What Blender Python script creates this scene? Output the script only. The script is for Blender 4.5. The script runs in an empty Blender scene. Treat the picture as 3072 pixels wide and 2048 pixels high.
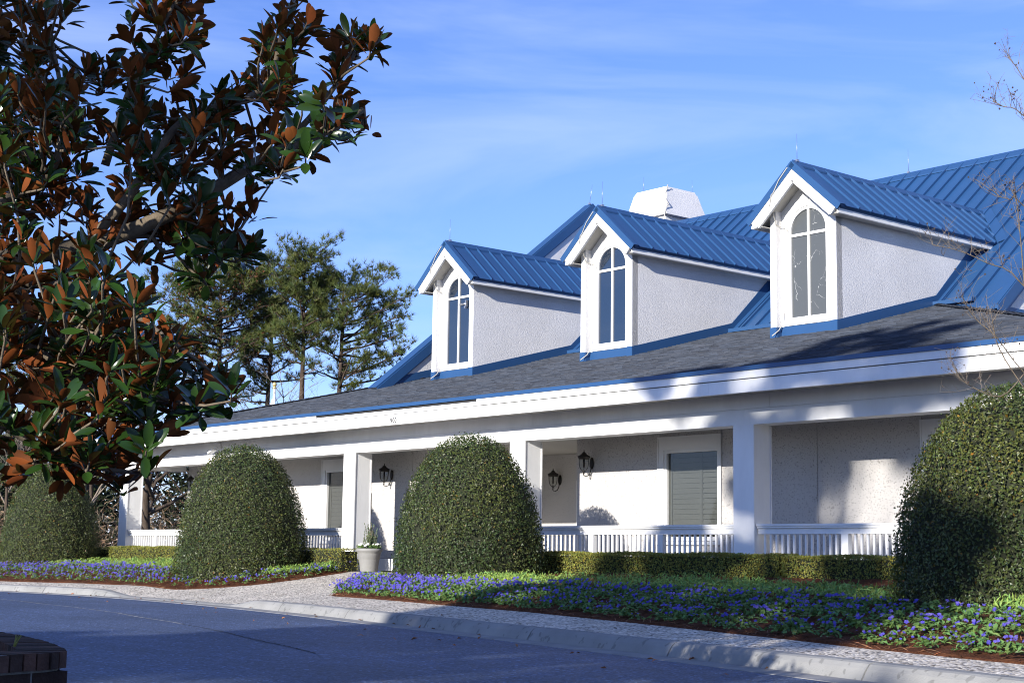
import bpy, math, random
import numpy as np
from mathutils import Vector, Matrix

random.seed(11)
rng = np.random.default_rng(7)
PI = math.pi
sc = bpy.context.scene
col = sc.collection

# ------------------------------------------------------------------ camera
YAW, PITCH, ROLL, FPX = 0.86407261, 0.13685135, 0.01426223, 4716.18
CAM = Vector((0.0, 0.0, 0.348))
fwd = Vector((-math.sin(YAW) * math.cos(PITCH), math.cos(YAW) * math.cos(PITCH), math.sin(PITCH)))
r0 = Vector((math.cos(YAW), math.sin(YAW), 0.0))
u0 = r0.cross(fwd)
right = r0 * math.cos(ROLL) + u0 * math.sin(ROLL)
up = u0 * math.cos(ROLL) - r0 * math.sin(ROLL)
cd = bpy.data.cameras.new('camera')
cd.sensor_width = 36.0
cd.lens = FPX / 3072 * 36.0
cd.clip_start = 0.05
cd.clip_end = 3000
cam = bpy.data.objects.new('camera', cd)
col.objects.link(cam)
M = Matrix((right, up, -fwd)).transposed().to_4x4()
M.translation = CAM
cam.matrix_world = M
sc.camera = cam

# ------------------------------------------------------------------ light
SUN = Vector((-0.27, 1.0, -0.30)).normalized()          # the way the light travels
w = bpy.data.worlds.new('World')
sc.world = w
w.use_nodes = True
nt = w.node_tree
nt.nodes.clear()
def N(t, typ, **kw):
    n = t.nodes.new(typ)
    for k, v in kw.items():
        if k.startswith('i_'):
            key = k[2:]
            key = int(key) if key.isdigit() else key.replace('_', ' ')
            n.inputs[key].default_value = v
        else:
            setattr(n, k, v)
    return n
wo = N(nt, 'ShaderNodeOutputWorld')
bg = N(nt, 'ShaderNodeBackground')
bg.inputs['Strength'].default_value = 0.10
sky = N(nt, 'ShaderNodeTexSky', sky_type='NISHITA', sun_disc=False)
sky.sun_elevation = math.asin(-SUN.z)
sky.sun_rotation = math.atan2(-SUN.x, -SUN.y)
sky.air_density = 1.0
sky.dust_density = 0.0
sky.ozone_density = 4.0
# thin wind-drawn cirrus, the same all round the sky
tc = N(nt, 'ShaderNodeTexCoord')
mp = N(nt, 'ShaderNodeMapping')
mp.inputs['Scale'].default_value = (1.6, 1.1, 7.0)
mp.inputs['Rotation'].default_value = (0.0, 0.16, 0.5)
nz = N(nt, 'ShaderNodeTexNoise', i_Scale=2.1, i_Detail=6.0, i_Roughness=0.55, i_Distortion=0.9)
rmp = N(nt, 'ShaderNodeMapRange', i_1=0.40, i_2=0.76, i_3=0.0, i_4=0.42)
mix = N(nt, 'ShaderNodeMix', data_type='RGBA')
mix.inputs[7].default_value = (4.6, 5.6, 8.6, 1)
L = nt.links.new
L(tc.outputs['Generated'], mp.inputs['Vector'])
L(mp.outputs['Vector'], nz.inputs['Vector'])
L(nz.outputs['Fac'], rmp.inputs['Value'])
L(rmp.outputs['Result'], mix.inputs[0])
tn = N(nt, 'ShaderNodeVectorMath', operation='MULTIPLY')  # the cool white balance of the photograph
tn.inputs[1].default_value = (1.0, 0.99, 1.42)
L(sky.outputs['Color'], tn.inputs[0])
L(tn.outputs['Vector'], mix.inputs[6])
L(mix.outputs[2], bg.inputs['Color'])
L(bg.outputs['Background'], wo.inputs['Surface'])

sd = bpy.data.lights.new('sun', 'SUN')
sd.energy = 5.0
sd.angle = math.radians(0.53)
sd.color = (1.0, 0.945, 0.865)
sun = bpy.data.objects.new('sun', sd)
sun.rotation_euler = SUN.to_track_quat('-Z', 'Y').to_euler()
sun.location = (10, -40, 30)
col.objects.link(sun)

sc.view_settings.view_transform = 'Standard'
sc.view_settings.look = 'None'
sc.view_settings.exposure = 0.68
sc.view_settings.gamma = 1.0
sc.view_settings.use_curve_mapping = False
sc.render.engine = 'CYCLES'
sc.cycles.max_bounces = 8
sc.cycles.transparent_max_bounces = 12
sc.cycles.use_denoising = True
sc.render.filter_size = 1.05
sc.cycles.pixel_filter_type = 'BLACKMAN_HARRIS'
sc.cycles.filter_width = 1.05

# ------------------------------------------------------------------ materials
def new_mat(name):
    m = bpy.data.materials.new(name)
    m.use_nodes = True
    t = m.node_tree
    t.nodes.clear()
    out = N(t, 'ShaderNodeOutputMaterial')
    p = N(t, 'ShaderNodeBsdfPrincipled')
    t.links.new(p.outputs['BSDF'], out.inputs['Surface'])
    return m, t, p, out

def mat(name, c, rough=0.6, var=0.12, scale=3.0, bump=0.0, bscale=60.0, spec=0.5, metallic=0.0,
        tint=False, detail=5.0, speck=None, stretch=(1, 1, 1), coat=0.0, ior=1.5):
    """base colour with large soft variation, fine grain relief, optional dark specks and per-piece tint"""
    m, t, p, out = new_mat(name)
    ln = t.links.new
    tcn = N(t, 'ShaderNodeTexCoord')
    mpn = N(t, 'ShaderNodeMapping')
    mpn.inputs['Scale'].default_value = stretch
    geo = N(t, 'ShaderNodeNewGeometry')
    ln(geo.outputs['Position'], mpn.inputs['Vector'])
    n1 = N(t, 'ShaderNodeTexNoise', i_Scale=scale, i_Detail=detail, i_Roughness=0.6)
    ln(mpn.outputs['Vector'], n1.inputs['Vector'])
    mr = N(t, 'ShaderNodeMapRange', i_1=0.25, i_2=0.75, i_3=1.0 - var, i_4=1.0 + var)
    ln(n1.outputs['Fac'], mr.inputs['Value'])
    mx = N(t, 'ShaderNodeVectorMath', operation='SCALE')
    mx.inputs[0].default_value = c[:3]
    ln(mr.outputs['Result'], mx.inputs['Scale'])
    cur = mx.outputs['Vector']
    if speck:
        sc_, thr, dark = speck
        v = N(t, 'ShaderNodeTexNoise', i_Scale=sc_, i_Detail=2.0)
        ln(mpn.outputs['Vector'], v.inputs['Vector'])
        r = N(t, 'ShaderNodeMapRange', i_1=thr, i_2=thr + 0.05, i_3=1.0, i_4=dark)
        ln(v.outputs['Fac'], r.inputs['Value'])
        s = N(t, 'ShaderNodeVectorMath', operation='SCALE')
        ln(cur, s.inputs[0]); ln(r.outputs['Result'], s.inputs['Scale'])
        cur = s.outputs['Vector']
    if tint:
        a = N(t, 'ShaderNodeAttribute', attribute_name='tint')
        s = N(t, 'ShaderNodeVectorMath', operation='MULTIPLY')
        ln(cur, s.inputs[0]); ln(a.outputs['Color'], s.inputs[1])
        cur = s.outputs['Vector']
    ln(cur, p.inputs['Base Color'])
    p.inputs['Roughness'].default_value = rough
    p.inputs['Specular IOR Level'].default_value = spec
    p.inputs['Metallic'].default_value = metallic
    p.inputs['IOR'].default_value = ior
    p.inputs['Coat Weight'].default_value = coat
    if bump:
        n2 = N(t, 'ShaderNodeTexNoise', i_Scale=bscale, i_Detail=3.0, i_Roughness=0.55)
        ln(mpn.outputs['Vector'], n2.inputs['Vector'])
        b = N(t, 'ShaderNodeBump', i_Strength=1.0, i_Distance=bump)
        ln(n2.outputs['Fac'], b.inputs['Height'])
        ln(b.outputs['Normal'], p.inputs['Normal'])
    return m

MT = {}
MT['white'] = mat('white_paint', (.79, .79, .775), .45, .09, 2.2, .0015, 25, stretch=(1, 1, .35))
MT['trim'] = mat('white_trim_paint', (.78, .78, .765), .4, .04, 2.0)
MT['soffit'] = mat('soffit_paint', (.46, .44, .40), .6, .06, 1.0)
MT['stucco'] = mat('stucco', (.74, .728, .715), .9, .12, .55, .013, 38, .2)
MT['aggregate_wall'] = mat('aggregate_panel', (.54, .52, .495), .9, .06, .7, .006, 60, .2, speck=(44, .60, .55))
MT['blue'] = mat('blue_metal', (.022, .074, .19), .36, .07, .9, .0006, 4, .5)
MT['blue_panel'] = mat('blue_metal_panel', (.023, .077, .195), .36, .15, .55, .010, 1.3, .5)
MT['shingle'] = mat('grey_shingle', (.052, .060, .077), .95, .25, 5.0, .004, 90, .15, tint=True)
MT['roof_felt'] = mat('roof_felt', (.03, .031, .034), .95)
MT['asphalt'] = mat('asphalt', (.044, .055, .086), .85, .16, .5, .012, 130, .25, speck=(110, .60, 2.1))
MT['seam_sunlit'] = mat('paving_seam_sunlit', (.30, .30, .29), .9, .55, 9.0, .01, 60, .2)  # pale copy for the stretch of seam in the sun
MT['crack'] = mat('paving_seam_shaded', (.022, .023, .027), .95, .3, 4.0)  # same seam, with the shade over this stretch put into its colour
MT['concrete'] = mat('kerb_concrete', (.27, .268, .255), .9, .20, 1.3, .006, 60, .2, speck=(9, .62, .7))
MT['gutter'] = mat('gutter_concrete', (.27, .265, .255), .9, .2, 3.0, .006, 60, .2)
MT['joint'] = mat('joint_dark', (.05, .048, .045), .95)
MT['porch_floor'] = mat('porch_floor', (.36, .35, .33), .85, .1, 2)
MT['ground'] = mat('ground_soil', (.055, .050, .03), .95, .4, .6, .03, 12, .1)
MT['mulch'] = mat('pine_mulch', (.115, .045, .022), .95, .55, 14.0, .05, 55, .1)
MT['straw'] = mat('pine_straw', (.24, .11, .05), .8, .3, 6.0, tint=True)
MT['bark'] = mat('bark', (.085, .065, .05), .95, .4, 9.0, .03, 30, .1, stretch=(1, 1, .3))
MT['pine_bark'] = mat('pine_bark', (.075, .055, .042), .95, .5, 5.0, .06, 14, .1, stretch=(1, 1, .35))
MT['magnolia_bark'] = mat('magnolia_bark', (.15, .12, .085), .8, .35, 14.0, .006, 60, .2)
MT['twig'] = mat('twig_bark', (.19, .155, .12), .9, .3, 8.0)
MT['seed'] = mat('seed_pod', (.06, .04, .03), .9)
MT['iron'] = mat('dark_bronze', (.022, .019, .017), .45, .2, 20, .0, spec=.5, metallic=.3)
MT['steel'] = mat('galvanised_steel', (.5, .5, .5), .35, .1, 10, metallic=.9)
MT['cable'] = mat('pale_cable', (.45, .43, .38), .6)
MT['dark'] = mat('dark_backing', (.012, .013, .014), .9, .2, 1)
MT['shutter'] = mat('shutter_paint', (.55, .55, .53), .5, .04, 2)
MT['pot'] = mat('planter_paint', (.25, .247, .235), .7, .08, 6, .002, 30)
MT['soil'] = mat('potting_soil', (.03, .02, .015), .95, .3, 20, .01, 60)
MT['brick'] = mat('old_brick', (.062, .036, .028), .9, .5, 7.0, .008, 60, .2, tint=True)
MT['mortar'] = mat('mortar', (.17, .165, .155), .95, .3, 10, .01, 50)
MT['gold'] = mat('gold_ball', (.75, .6, .25), .35, .05, 5, metallic=.6)
MT['number'] = mat('number_metal', (.04, .04, .04), .4, .1, 20, metallic=.5)

def leafmat(name, c, rough, spec=.5, back=None, trans=0.0, tcol=None):
    m, t, p, out = new_mat(name)
    ln = t.links.new
    a = N(t, 'ShaderNodeAttribute', attribute_name='tint')
    s = N(t, 'ShaderNodeVectorMath', operation='MULTIPLY')
    s.inputs[0].default_value = c
    ln(a.outputs['Color'], s.inputs[1])
    cur = s.outputs['Vector']
    p.inputs['Roughness'].default_value = rough
    p.inputs['Specular IOR Level'].default_value = spec
    if back:
        g = N(t, 'ShaderNodeNewGeometry')
        s2 = N(t, 'ShaderNodeVectorMath', operation='MULTIPLY')
        s2.inputs[0].default_value = back
        ln(a.outputs['Color'], s2.inputs[1])
        mx = N(t, 'ShaderNodeMix', data_type='RGBA')
        ln(g.outputs['Backfacing'], mx.inputs[0])
        ln(cur, mx.inputs[6]); ln(s2.outputs['Vector'], mx.inputs[7])
        cur = mx.outputs[2]
        mr = N(t, 'ShaderNodeMapRange', i_3=rough, i_4=.75)
        ln(g.outputs['Backfacing'], mr.inputs['Value'])
        ln(mr.outputs['Result'], p.inputs['Roughness'])
        ms = N(t, 'ShaderNodeMapRange', i_3=spec, i_4=.15)
        ln(g.outputs['Backfacing'], ms.inputs['Value'])
        ln(ms.outputs['Result'], p.inputs['Specular IOR Level'])
    ln(cur, p.inputs['Base Color'])
    if trans:
        tr = N(t, 'ShaderNodeBsdfTranslucent')
        if tcol:
            tr.inputs['Color'].default_value = (*tcol, 1)
        else:
            ln(cur, tr.inputs['Color'])
        ms2 = N(t, 'ShaderNodeMixShader', i_Fac=trans)
        ln(p.outputs['BSDF'], ms2.inputs[1]); ln(tr.outputs['BSDF'], ms2.inputs[2])
        ln(ms2.outputs['Shader'], out.inputs['Surface'])
    return m
MT['shrub_leaf'] = leafmat('holly_leaf', (.060, .080, .020), .42, .4, trans=.06)
MT['hedge_leaf'] = leafmat('boxwood_leaf', (.235, .24, .05), .5, .3, trans=.2)
MT['inner'] = mat('dark_core', (.018, .022, .008), .95, .4, 8)  # solid dark filler; shade between the leaves is put into its colour
MT['magnolia_leaf'] = leafmat('magnolia_leaf', (.020, .050, .010), .2, .40, back=(.165, .048, .013), trans=.10, tcol=(.12, .12, .02))
MT['needle'] = leafmat('pine_needle', (.082, .108, .026), .5, .3, trans=.15)
MT['cone_brown'] = leafmat('pine_cone_brown', (.12, .05, .025), .8, .2)
MT['oak_leaf'] = leafmat('evergreen_leaf', (.05, .075, .022), .5, .3, trans=.1)
MT['shaded_leaf'] = leafmat('shaded_evergreen', (.020, .028, .012), .6, .2)  # leaf darkened so the belt reads as standing in shade
MT['pansy_leaf'] = leafmat('pansy_leaf', (.125, .21, .055), .5, .3, trans=.2)
MT['petal'] = leafmat('violet_petal', (.105, .088, .40), .6, .2, trans=.2)
MT['white_petal'] = leafmat('white_petal', (.75, .75, .70), .6, .2, trans=.2)
MT['cover_leaf'] = leafmat('bedding_leaf', (.24, .36, .08), .5, .3, trans=.25)
MT['rosemary'] = leafmat('rosemary_leaf', (.16, .21, .11), .6, .2, trans=.15)
MT['brush'] = leafmat('dry_brush', (.17, .125, .085), .9, .1)

def glass_mat(name, c, ior, rough=.03, cracks=False):
    m, t, p, out = new_mat(name)
    p.inputs['Base Color'].default_value = (*c, 1)
    p.inputs['Roughness'].default_value = rough
    p.inputs['IOR'].default_value = ior
    ln = t.links.new
    geo = N(t, 'ShaderNodeNewGeometry')
    n2 = N(t, 'ShaderNodeTexNoise', i_Scale=1.1, i_Detail=1.0)
    ln(geo.outputs['Position'], n2.inputs['Vector'])
    b = N(t, 'ShaderNodeBump', i_Strength=.25, i_Distance=.02)
    ln(n2.outputs['Fac'], b.inputs['Height']); ln(b.outputs['Normal'], p.inputs['Normal'])
    if cracks:                                   # peeling frosted film: branching cracks and flakes
        dn = N(t, 'ShaderNodeTexNoise', i_Scale=2.2, i_Detail=3.0)
        ln(geo.outputs['Position'], dn.inputs['Vector'])
        ad = N(t, 'ShaderNodeVectorMath', operation='MULTIPLY_ADD')
        ad.inputs[1].default_value = (.55, .55, .55)
        ln(dn.outputs['Color'], ad.inputs[0]); ln(geo.outputs['Position'], ad.inputs[2])
        v = N(t, 'ShaderNodeTexVoronoi', feature='DISTANCE_TO_EDGE', i_Scale=2.3)
        ln(ad.outputs['Vector'], v.inputs['Vector'])
        r = N(t, 'ShaderNodeMapRange', i_1=0.003, i_2=0.009, i_3=.75, i_4=0.0)
        ln(v.outputs['Distance'], r.inputs['Value'])
        n3 = N(t, 'ShaderNodeTexNoise', i_Scale=3.2, i_Detail=4.0)
        ln(geo.outputs['Position'], n3.inputs['Vector'])
        r3 = N(t, 'ShaderNodeMapRange', i_1=.52, i_2=.58, i_3=0.0, i_4=1.0)
        ln(n3.outputs['Fac'], r3.inputs['Value'])
        mu = N(t, 'ShaderNodeMath', operation='MULTIPLY')
        ln(r.outputs['Result'], mu.inputs[0]); ln(r3.outputs['Result'], mu.inputs[1])
        mx = N(t, 'ShaderNodeMix', data_type='RGBA')
        mx.inputs[6].default_value = (*c, 1); mx.inputs[7].default_value = (.62, .62, .6, 1)
        ln(mu.outputs['Value'], mx.inputs[0]); ln(mx.outputs[2], p.inputs['Base Color'])
    return m
MT['sky_glass'] = glass_mat('dormer_glass', (.010, .020, .040), 2.1)
MT['film_glass'] = glass_mat('filmed_glass', (.085, .092, .094), 1.5, .25, True)

def clear_glass(name, tintc=(.9, .95, .93)):
    m = bpy.data.materials.new(name); m.use_nodes = True
    t = m.node_tree; t.nodes.clear()
    out = N(t, 'ShaderNodeOutputMaterial')
    tr = N(t, 'ShaderNodeBsdfTransparent'); tr.inputs['Color'].default_value = (*tintc, 1)
    gl = N(t, 'ShaderNodeBsdfGlossy', i_Roughness=.02)
    fr = N(t, 'ShaderNodeFresnel', i_IOR=1.7)
    ms = N(t, 'ShaderNodeMixShader')
    g = N(t, 'ShaderNodeNewGeometry')                   # reflect once, on the outer face only
    ff_ = N(t, 'ShaderNodeMath', operation='SUBTRACT'); ff_.inputs[0].default_value = 1.0
    mm_ = N(t, 'ShaderNodeMath', operation='MULTIPLY')
    t.links.new(g.outputs['Backfacing'], ff_.inputs[1])
    t.links.new(fr.outputs['Fac'], mm_.inputs[0]); t.links.new(ff_.outputs['Value'], mm_.inputs[1])
    t.links.new(mm_.outputs['Value'], ms.inputs['Fac'])
    t.links.new(tr.outputs['BSDF'], ms.inputs[1]); t.links.new(gl.outputs['BSDF'], ms.inputs[2])
    t.links.new(ms.outputs['Shader'], out.inputs['Surface'])
    return m
MT['clear'] = clear_glass('window_glass', (.60, .61, .605))
MT['lamp_glass'] = clear_glass('lamp_glass', (.93, .94, .92))

def asphalt():
    m, t, p, out = new_mat('asphalt')
    ln = t.links.new
    geo = N(t, 'ShaderNodeNewGeometry')
    def noise(s, d=4.0, r=.6, st=None):
        n = N(t, 'ShaderNodeTexNoise', i_Scale=s, i_Detail=d, i_Roughness=r)
        if st:
            mp_ = N(t, 'ShaderNodeMapping'); mp_.inputs['Scale'].default_value = st; mp_.inputs['Rotation'].default_value = (0, 0, .25)
            ln(geo.outputs['Position'], mp_.inputs['Vector']); ln(mp_.outputs['Vector'], n.inputs['Vector'])
        else: ln(geo.outputs['Position'], n.inputs['Vector'])
        return n.outputs['Fac']
    def rng_(v, a, b, c, d):
        r = N(t, 'ShaderNodeMapRange', i_1=a, i_2=b, i_3=c, i_4=d); ln(v, r.inputs['Value']); return r.outputs['Result']
    def mul(a, b):
        q = N(t, 'ShaderNodeMath', operation='MULTIPLY'); ln(a, q.inputs[0]); ln(b, q.inputs[1]); return q.outputs['Value']
    k = mul(rng_(noise(.35), .3, .7, .80, 1.20), rng_(noise(1.2, 5, .6, (.25, 2.2, 1)), .3, .7, .82, 1.18))   # patches, lanes drawn out along the drive
    k = mul(k, rng_(noise(6.0, 3), .60, .72, 1.0, .72))                                                      # oil and damp stains
    v = N(t, 'ShaderNodeTexVoronoi', feature='F1', i_Scale=42.0); ln(geo.outputs['Position'], v.inputs['Vector'])
    sp = N(t, 'ShaderNodeSeparateColor'); ln(v.outputs['Color'], sp.inputs['Color'])
    k = mul(k, rng_(sp.outputs['Red'], .0, 1.0, .45, 1.5))
    k = mul(k, rng_(sp.outputs['Green'], .93, .96, 1.0, 2.6))                                                # pale stones
    c = N(t, 'ShaderNodeVectorMath', operation='SCALE'); c.inputs[0].default_value = (.054, .078, .140)
    ln(k, c.inputs['Scale']); ln(c.outputs['Vector'], p.inputs['Base Color'])
    p.inputs['Roughness'].default_value = .62; p.inputs['Specular IOR Level'].default_value = .5
    b = N(t, 'ShaderNodeBump', i_Strength=1.0, i_Distance=.012); ln(v.outputs['Distance'], b.inputs['Height']); ln(b.outputs['Normal'], p.inputs['Normal'])
    return m
MT['asphalt'] = asphalt()

# exposed aggregate paving
def aggregate():
    m, t, p, out = new_mat('exposed_aggregate')
    ln = t.links.new
    geo = N(t, 'ShaderNodeNewGeometry')
    v = N(t, 'ShaderNodeTexVoronoi', feature='F1', i_Scale=32.0)
    ln(geo.outputs['Position'], v.inputs['Vector'])
    cr = N(t, 'ShaderNodeValToRGB')
    e = cr.color_ramp.elements
    e[0].position = .0; e[0].color = (.07, .06, .05, 1)
    e[1].position = 1.0; e[1].color = (.84, .78, .68, 1)
    x = cr.color_ramp.elements.new(.35); x.color = (.52, .46, .37, 1)
    sep = N(t, 'ShaderNodeSeparateColor')
    ln(v.outputs['Color'], sep.inputs['Color'])
    ln(sep.outputs['Red'], cr.inputs['Fac'])
    n1 = N(t, 'ShaderNodeTexNoise', i_Scale=1.6, i_Detail=5.0)
    ln(geo.outputs['Position'], n1.inputs['Vector'])
    mr = N(t, 'ShaderNodeMapRange', i_1=.25, i_2=.75, i_3=.8, i_4=1.15)
    ln(n1.outputs['Fac'], mr.inputs['Value'])
    s = N(t, 'ShaderNodeVectorMath', operation='SCALE')
    ln(cr.outputs['Color'], s.inputs[0]); ln(mr.outputs['Result'], s.inputs['Scale'])
    ln(s.outputs['Vector'], p.inputs['Base Color'])
    p.inputs['Roughness'].default_value = .9
    p.inputs['Specular IOR Level'].default_value = .2
    iv = N(t, 'ShaderNodeMath', operation='MULTIPLY'); iv.inputs[1].default_value = -1.0
    ln(v.outputs['Distance'], iv.inputs[0])
    b = N(t, 'ShaderNodeBump', i_Strength=1.0, i_Distance=.02)
    ln(iv.outputs['Value'], b.inputs['Height']); ln(b.outputs['Normal'], p.inputs['Normal'])
    return m
MT['paving'] = aggregate()

# ------------------------------------------------------------------ mesh helpers
class MB:
    def __init__(s):
        s.v = []; s.f = []; s.t = []; s.sm = []
        s.cur = (1, 1, 1)
    def add(s, vs, fs, smooth=False):
        o = len(s.v)
        s.v += [tuple(x) for x in vs]
        s.t += [s.cur] * len(vs)
        for f in fs:
            s.f.append(tuple(i + o for i in f)); s.sm.append(smooth)
    def box(s, x0, x1, y0, y1, z0, z1):
        s.add([(x0, y0, z0), (x1, y0, z0), (x1, y1, z0), (x0, y1, z0), (x0, y0, z1), (x1, y0, z1), (x1, y1, z1), (x0, y1, z1)],
              [(3, 2, 1, 0), (4, 5, 6, 7), (0, 1, 5, 4), (1, 2, 6, 5), (2, 3, 7, 6), (3, 0, 4, 7)])
    def prism(s, poly, axis, a, b):
        """extrude a 2-D outline along an axis: 'y' takes (x,z), 'x' takes (y,z), 'z' takes (x,y)"""
        mk = {'y': lambda p, q: (p[0], q, p[1]), 'x': lambda p, q: (q, p[0], p[1]), 'z': lambda p, q: (p[0], p[1], q)}[axis]
        n = len(poly)
        s.add([mk(p, a) for p in poly] + [mk(p, b) for p in poly],
              [tuple(range(n))[::-1], tuple(range(n, 2 * n))] + [(i, (i + 1) % n, n + (i + 1) % n, n + i) for i in range(n)])
    def tube(s, path, rad, n=6, smooth=True, cap=True):
        path = [Vector(p) for p in path]
        if not isinstance(rad, (list, tuple)): rad = [rad] * len(path)
        vs = []; ref = None
        for i, p in enumerate(path):
            d = (path[min(i + 1, len(path) - 1)] - path[max(i - 1, 0)])
            d = d.normalized() if d.length > 1e-9 else Vector((0, 0, 1))
            if ref is None:
                ref = Vector((0, 0, 1)).cross(d)
                if ref.length < .1: ref = Vector((1, 0, 0))
            a = (ref - d * ref.dot(d)).normalized(); ref = a
            b = d.cross(a)
            for k in range(n):
                th = 2 * PI * k / n
                vs.append(p + (a * math.cos(th) + b * math.sin(th)) * rad[i])
        fs = []
        for i in range(len(path) - 1):
            for k in range(n):
                fs.append((i * n + k, i * n + (k + 1) % n, (i + 1) * n + (k + 1) % n, (i + 1) * n + k))
        if cap:
            fs.append(tuple(range(n))[::-1]); fs.append(tuple(range((len(path) - 1) * n, len(path) * n)))
        s.add(vs, fs, smooth)
    def lathe(s, prof, c=(0, 0, 0), n=16, smooth=True):
        vs = []
        for r, z in prof:
            for k in range(n):
                th = 2 * PI * k / n
                vs.append((c[0] + r * math.cos(th), c[1] + r * math.sin(th), c[2] + z))
        fs = []
        for i in range(len(prof) - 1):
            for k in range(n):
                fs.append((i * n + k, i * n + (k + 1) % n, (i + 1) * n + (k + 1) % n, (i + 1) * n + k))
        s.add(vs, fs, smooth)
    def mesh(s, name, m):
        me = bpy.data.meshes.new(name)
        me.from_pydata(s.v, [], s.f)
        me.materials.append(m)
        at = me.attributes.new('tint', 'FLOAT_COLOR', 'POINT')
        buf = np.ones((len(s.v), 4), np.float32); buf[:, :3] = np.array(s.t, np.float32).reshape(-1, 3)
        at.data.foreach_set('color', buf.ravel())
        me.polygons.foreach_set('use_smooth', s.sm)
        me.update()
        return me
    def build(s, name, m, parent=None, loc=(0, 0, 0)):
        return link(name, s.mesh(name, m), parent, loc)

def link(name, data, parent=None, loc=(0, 0, 0)):
    o = bpy.data.objects.new(name, data)
    col.objects.link(o)
    o.location = loc
    if parent: o.parent = parent
    return o
def tag(o, label=None, cat=None, group=None, kind=None):
    if label: o['label'] = label
    if cat: o['category'] = cat
    if group: o['group'] = group
    if kind: o['kind'] = kind
    return o
def empty(name, loc=(0, 0, 0)):
    o = link(name, None, None, loc)
    o.empty_display_size = .2
    return o
def copy_tree(o, parent=None):
    c = o.copy(); col.objects.link(c); c.parent = parent
    for ch in o.children: copy_tree(ch, c)
    return c

def np_mesh(name, V, F, tint, m, smooth=False):
    """V (n,3), F (k,c) quads or tris, tint (n,3)"""
    me = bpy.data.meshes.new(name)
    n = len(V); k, c = F.shape
    me.vertices.add(n); me.vertices.foreach_set('co', np.ascontiguousarray(V, np.float32).ravel())
    me.loops.add(k * c); me.loops.foreach_set('vertex_index', np.ascontiguousarray(F, np.int32).ravel())
    me.polygons.add(k)
    me.polygons.foreach_set('loop_start', np.arange(0, k * c, c, dtype=np.int32))
    me.polygons.foreach_set('use_smooth', np.full(k, smooth))
    at = me.attributes.new('tint', 'FLOAT_COLOR', 'POINT')
    b = np.ones((n, 4), np.float32); b[:, :3] = tint
    at.data.foreach_set('color', b.ravel())
    me.materials.append(m)
    me.update(calc_edges=True)
    return me

def unit(a): return a / np.maximum(np.linalg.norm(a, axis=1, keepdims=True), 1e-9)
def leaf_cloud(name, P, Nn, ln, wd, m, tilt=.6, tvar=.35, hue=.15, fold=.15, along=None):
    """one diamond leaf, folded on its midrib, at every point P with rough normal Nn"""
    n = len(P)
    Nn = unit(Nn + rng.normal(0, tilt, (n, 3)))
    a = rng.normal(0, 1, (n, 3)) if along is None else along + rng.normal(0, .5, (n, 3))
    a = unit(a - Nn * (a * Nn).sum(1, keepdims=True))
    b = np.cross(Nn, a)
    l = (ln * rng.uniform(.65, 1.3, n))[:, None]; ww = (wd * rng.uniform(.7, 1.25, n))[:, None]
    v0 = P - a * l * .5; v2 = P + a * l * .5
    v1 = P + b * ww * .5 + Nn * l * fold; v3 = P - b * ww * .5 + Nn * l * fold
    V = np.stack([v0, v1, v2, v3], 1).reshape(-1, 3)
    F = np.arange(4 * n).reshape(n, 4)
    br = rng.uniform(1 - tvar, 1 + tvar, (n, 1)); h = rng.normal(0, hue, (n, 1))
    t = np.concatenate([br * (1 + h), br, br * (1 - h * .6)], 1)
    return np_mesh(name, V, F, np.repeat(np.clip(t, .05, 3), 4, 0), m)

# ------------------------------------------------------------------ terrain
KX = [-75, -60, -45, -40, -37, -34, -30.5, -26, -22.3, -18.2, -14, -9.6, 0, 12, 40]
KY = [-2, 7.5, 13.6, 15.0, 15.55, 15.82, 15.75, 15.15, 14.4, 13.35, 12.25, 11.1, 8.1, 4.4, -4.2]
def sm(t):
    t = min(1.0, max(0.0, t)); return t * t * (3 - 2 * t)
def Yk(x):                                              # face line of the kerb, smoothed
    return sum(float(np.interp(x + d, KX, KY)) for d in (-1.6, -.8, 0, .8, 1.6)) / 5
def ztop(x):                                            # kerb top; flush ramp before the entrance
    k = sm((x + 32.6) / 1.8) * (1 - sm((x + 25.8) / 1.6))
    return -.45 - .12 * k
def surf(x, y):                                         # paved surface rising from kerb to porch
    yk = Yk(x) + .25
    zt = ztop(x)
    t = (y - yk) / (20.6 - yk)
    return zt + (0 - zt) * min(1, max(0, t))
ROADZ = -.6

def ground_h(x, y):
    if y < Yk(x) + 1.4: return ROADZ - .12
    return surf(x, y) - .09

# ground: one sheet out to the horizon
gx = [-900, -400, -200, -120, -90] + [-75 + 1.5 * i for i in range(66)] + [40, 80, 200, 500, 900]
gy = [-900, -400, -150, -60, -30, -15, -8] + [-5 + .75 * i for i in range(44)] + [30, 36, 45, 60, 90, 150, 300, 900]
mb = MB()
vs = [(x, y, ground_h(x, y)) for y in gy for x in gx]
nx = len(gx)
mb.add(vs, [(j * nx + i, j * nx + i + 1, (j + 1) * nx + i + 1, (j + 1) * nx + i) for j in range(len(gy) - 1) for i in range(nx - 1)], True)
tag(mb.build('ground', MT['ground']), kind='structure')

# asphalt drive
xs = [-74 + i for i in range(100)]
mb = MB(); ys = 12
for i, x in enumerate(xs):
    y1 = Yk(x) - .26
    for j in range(ys + 1):
        mb.v.append((x, -14 + (y1 + 14) * j / ys, ROADZ)); mb.t.append((1, 1, 1))
for i in range(len(xs) - 1):
    for j in range(ys):
        a = i * (ys + 1) + j
        mb.f.append((a, a + ys + 1, a + ys + 2, a + 1)); mb.sm.append(False)
tag(mb.build('road', MT['asphalt']), kind='structure')

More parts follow.
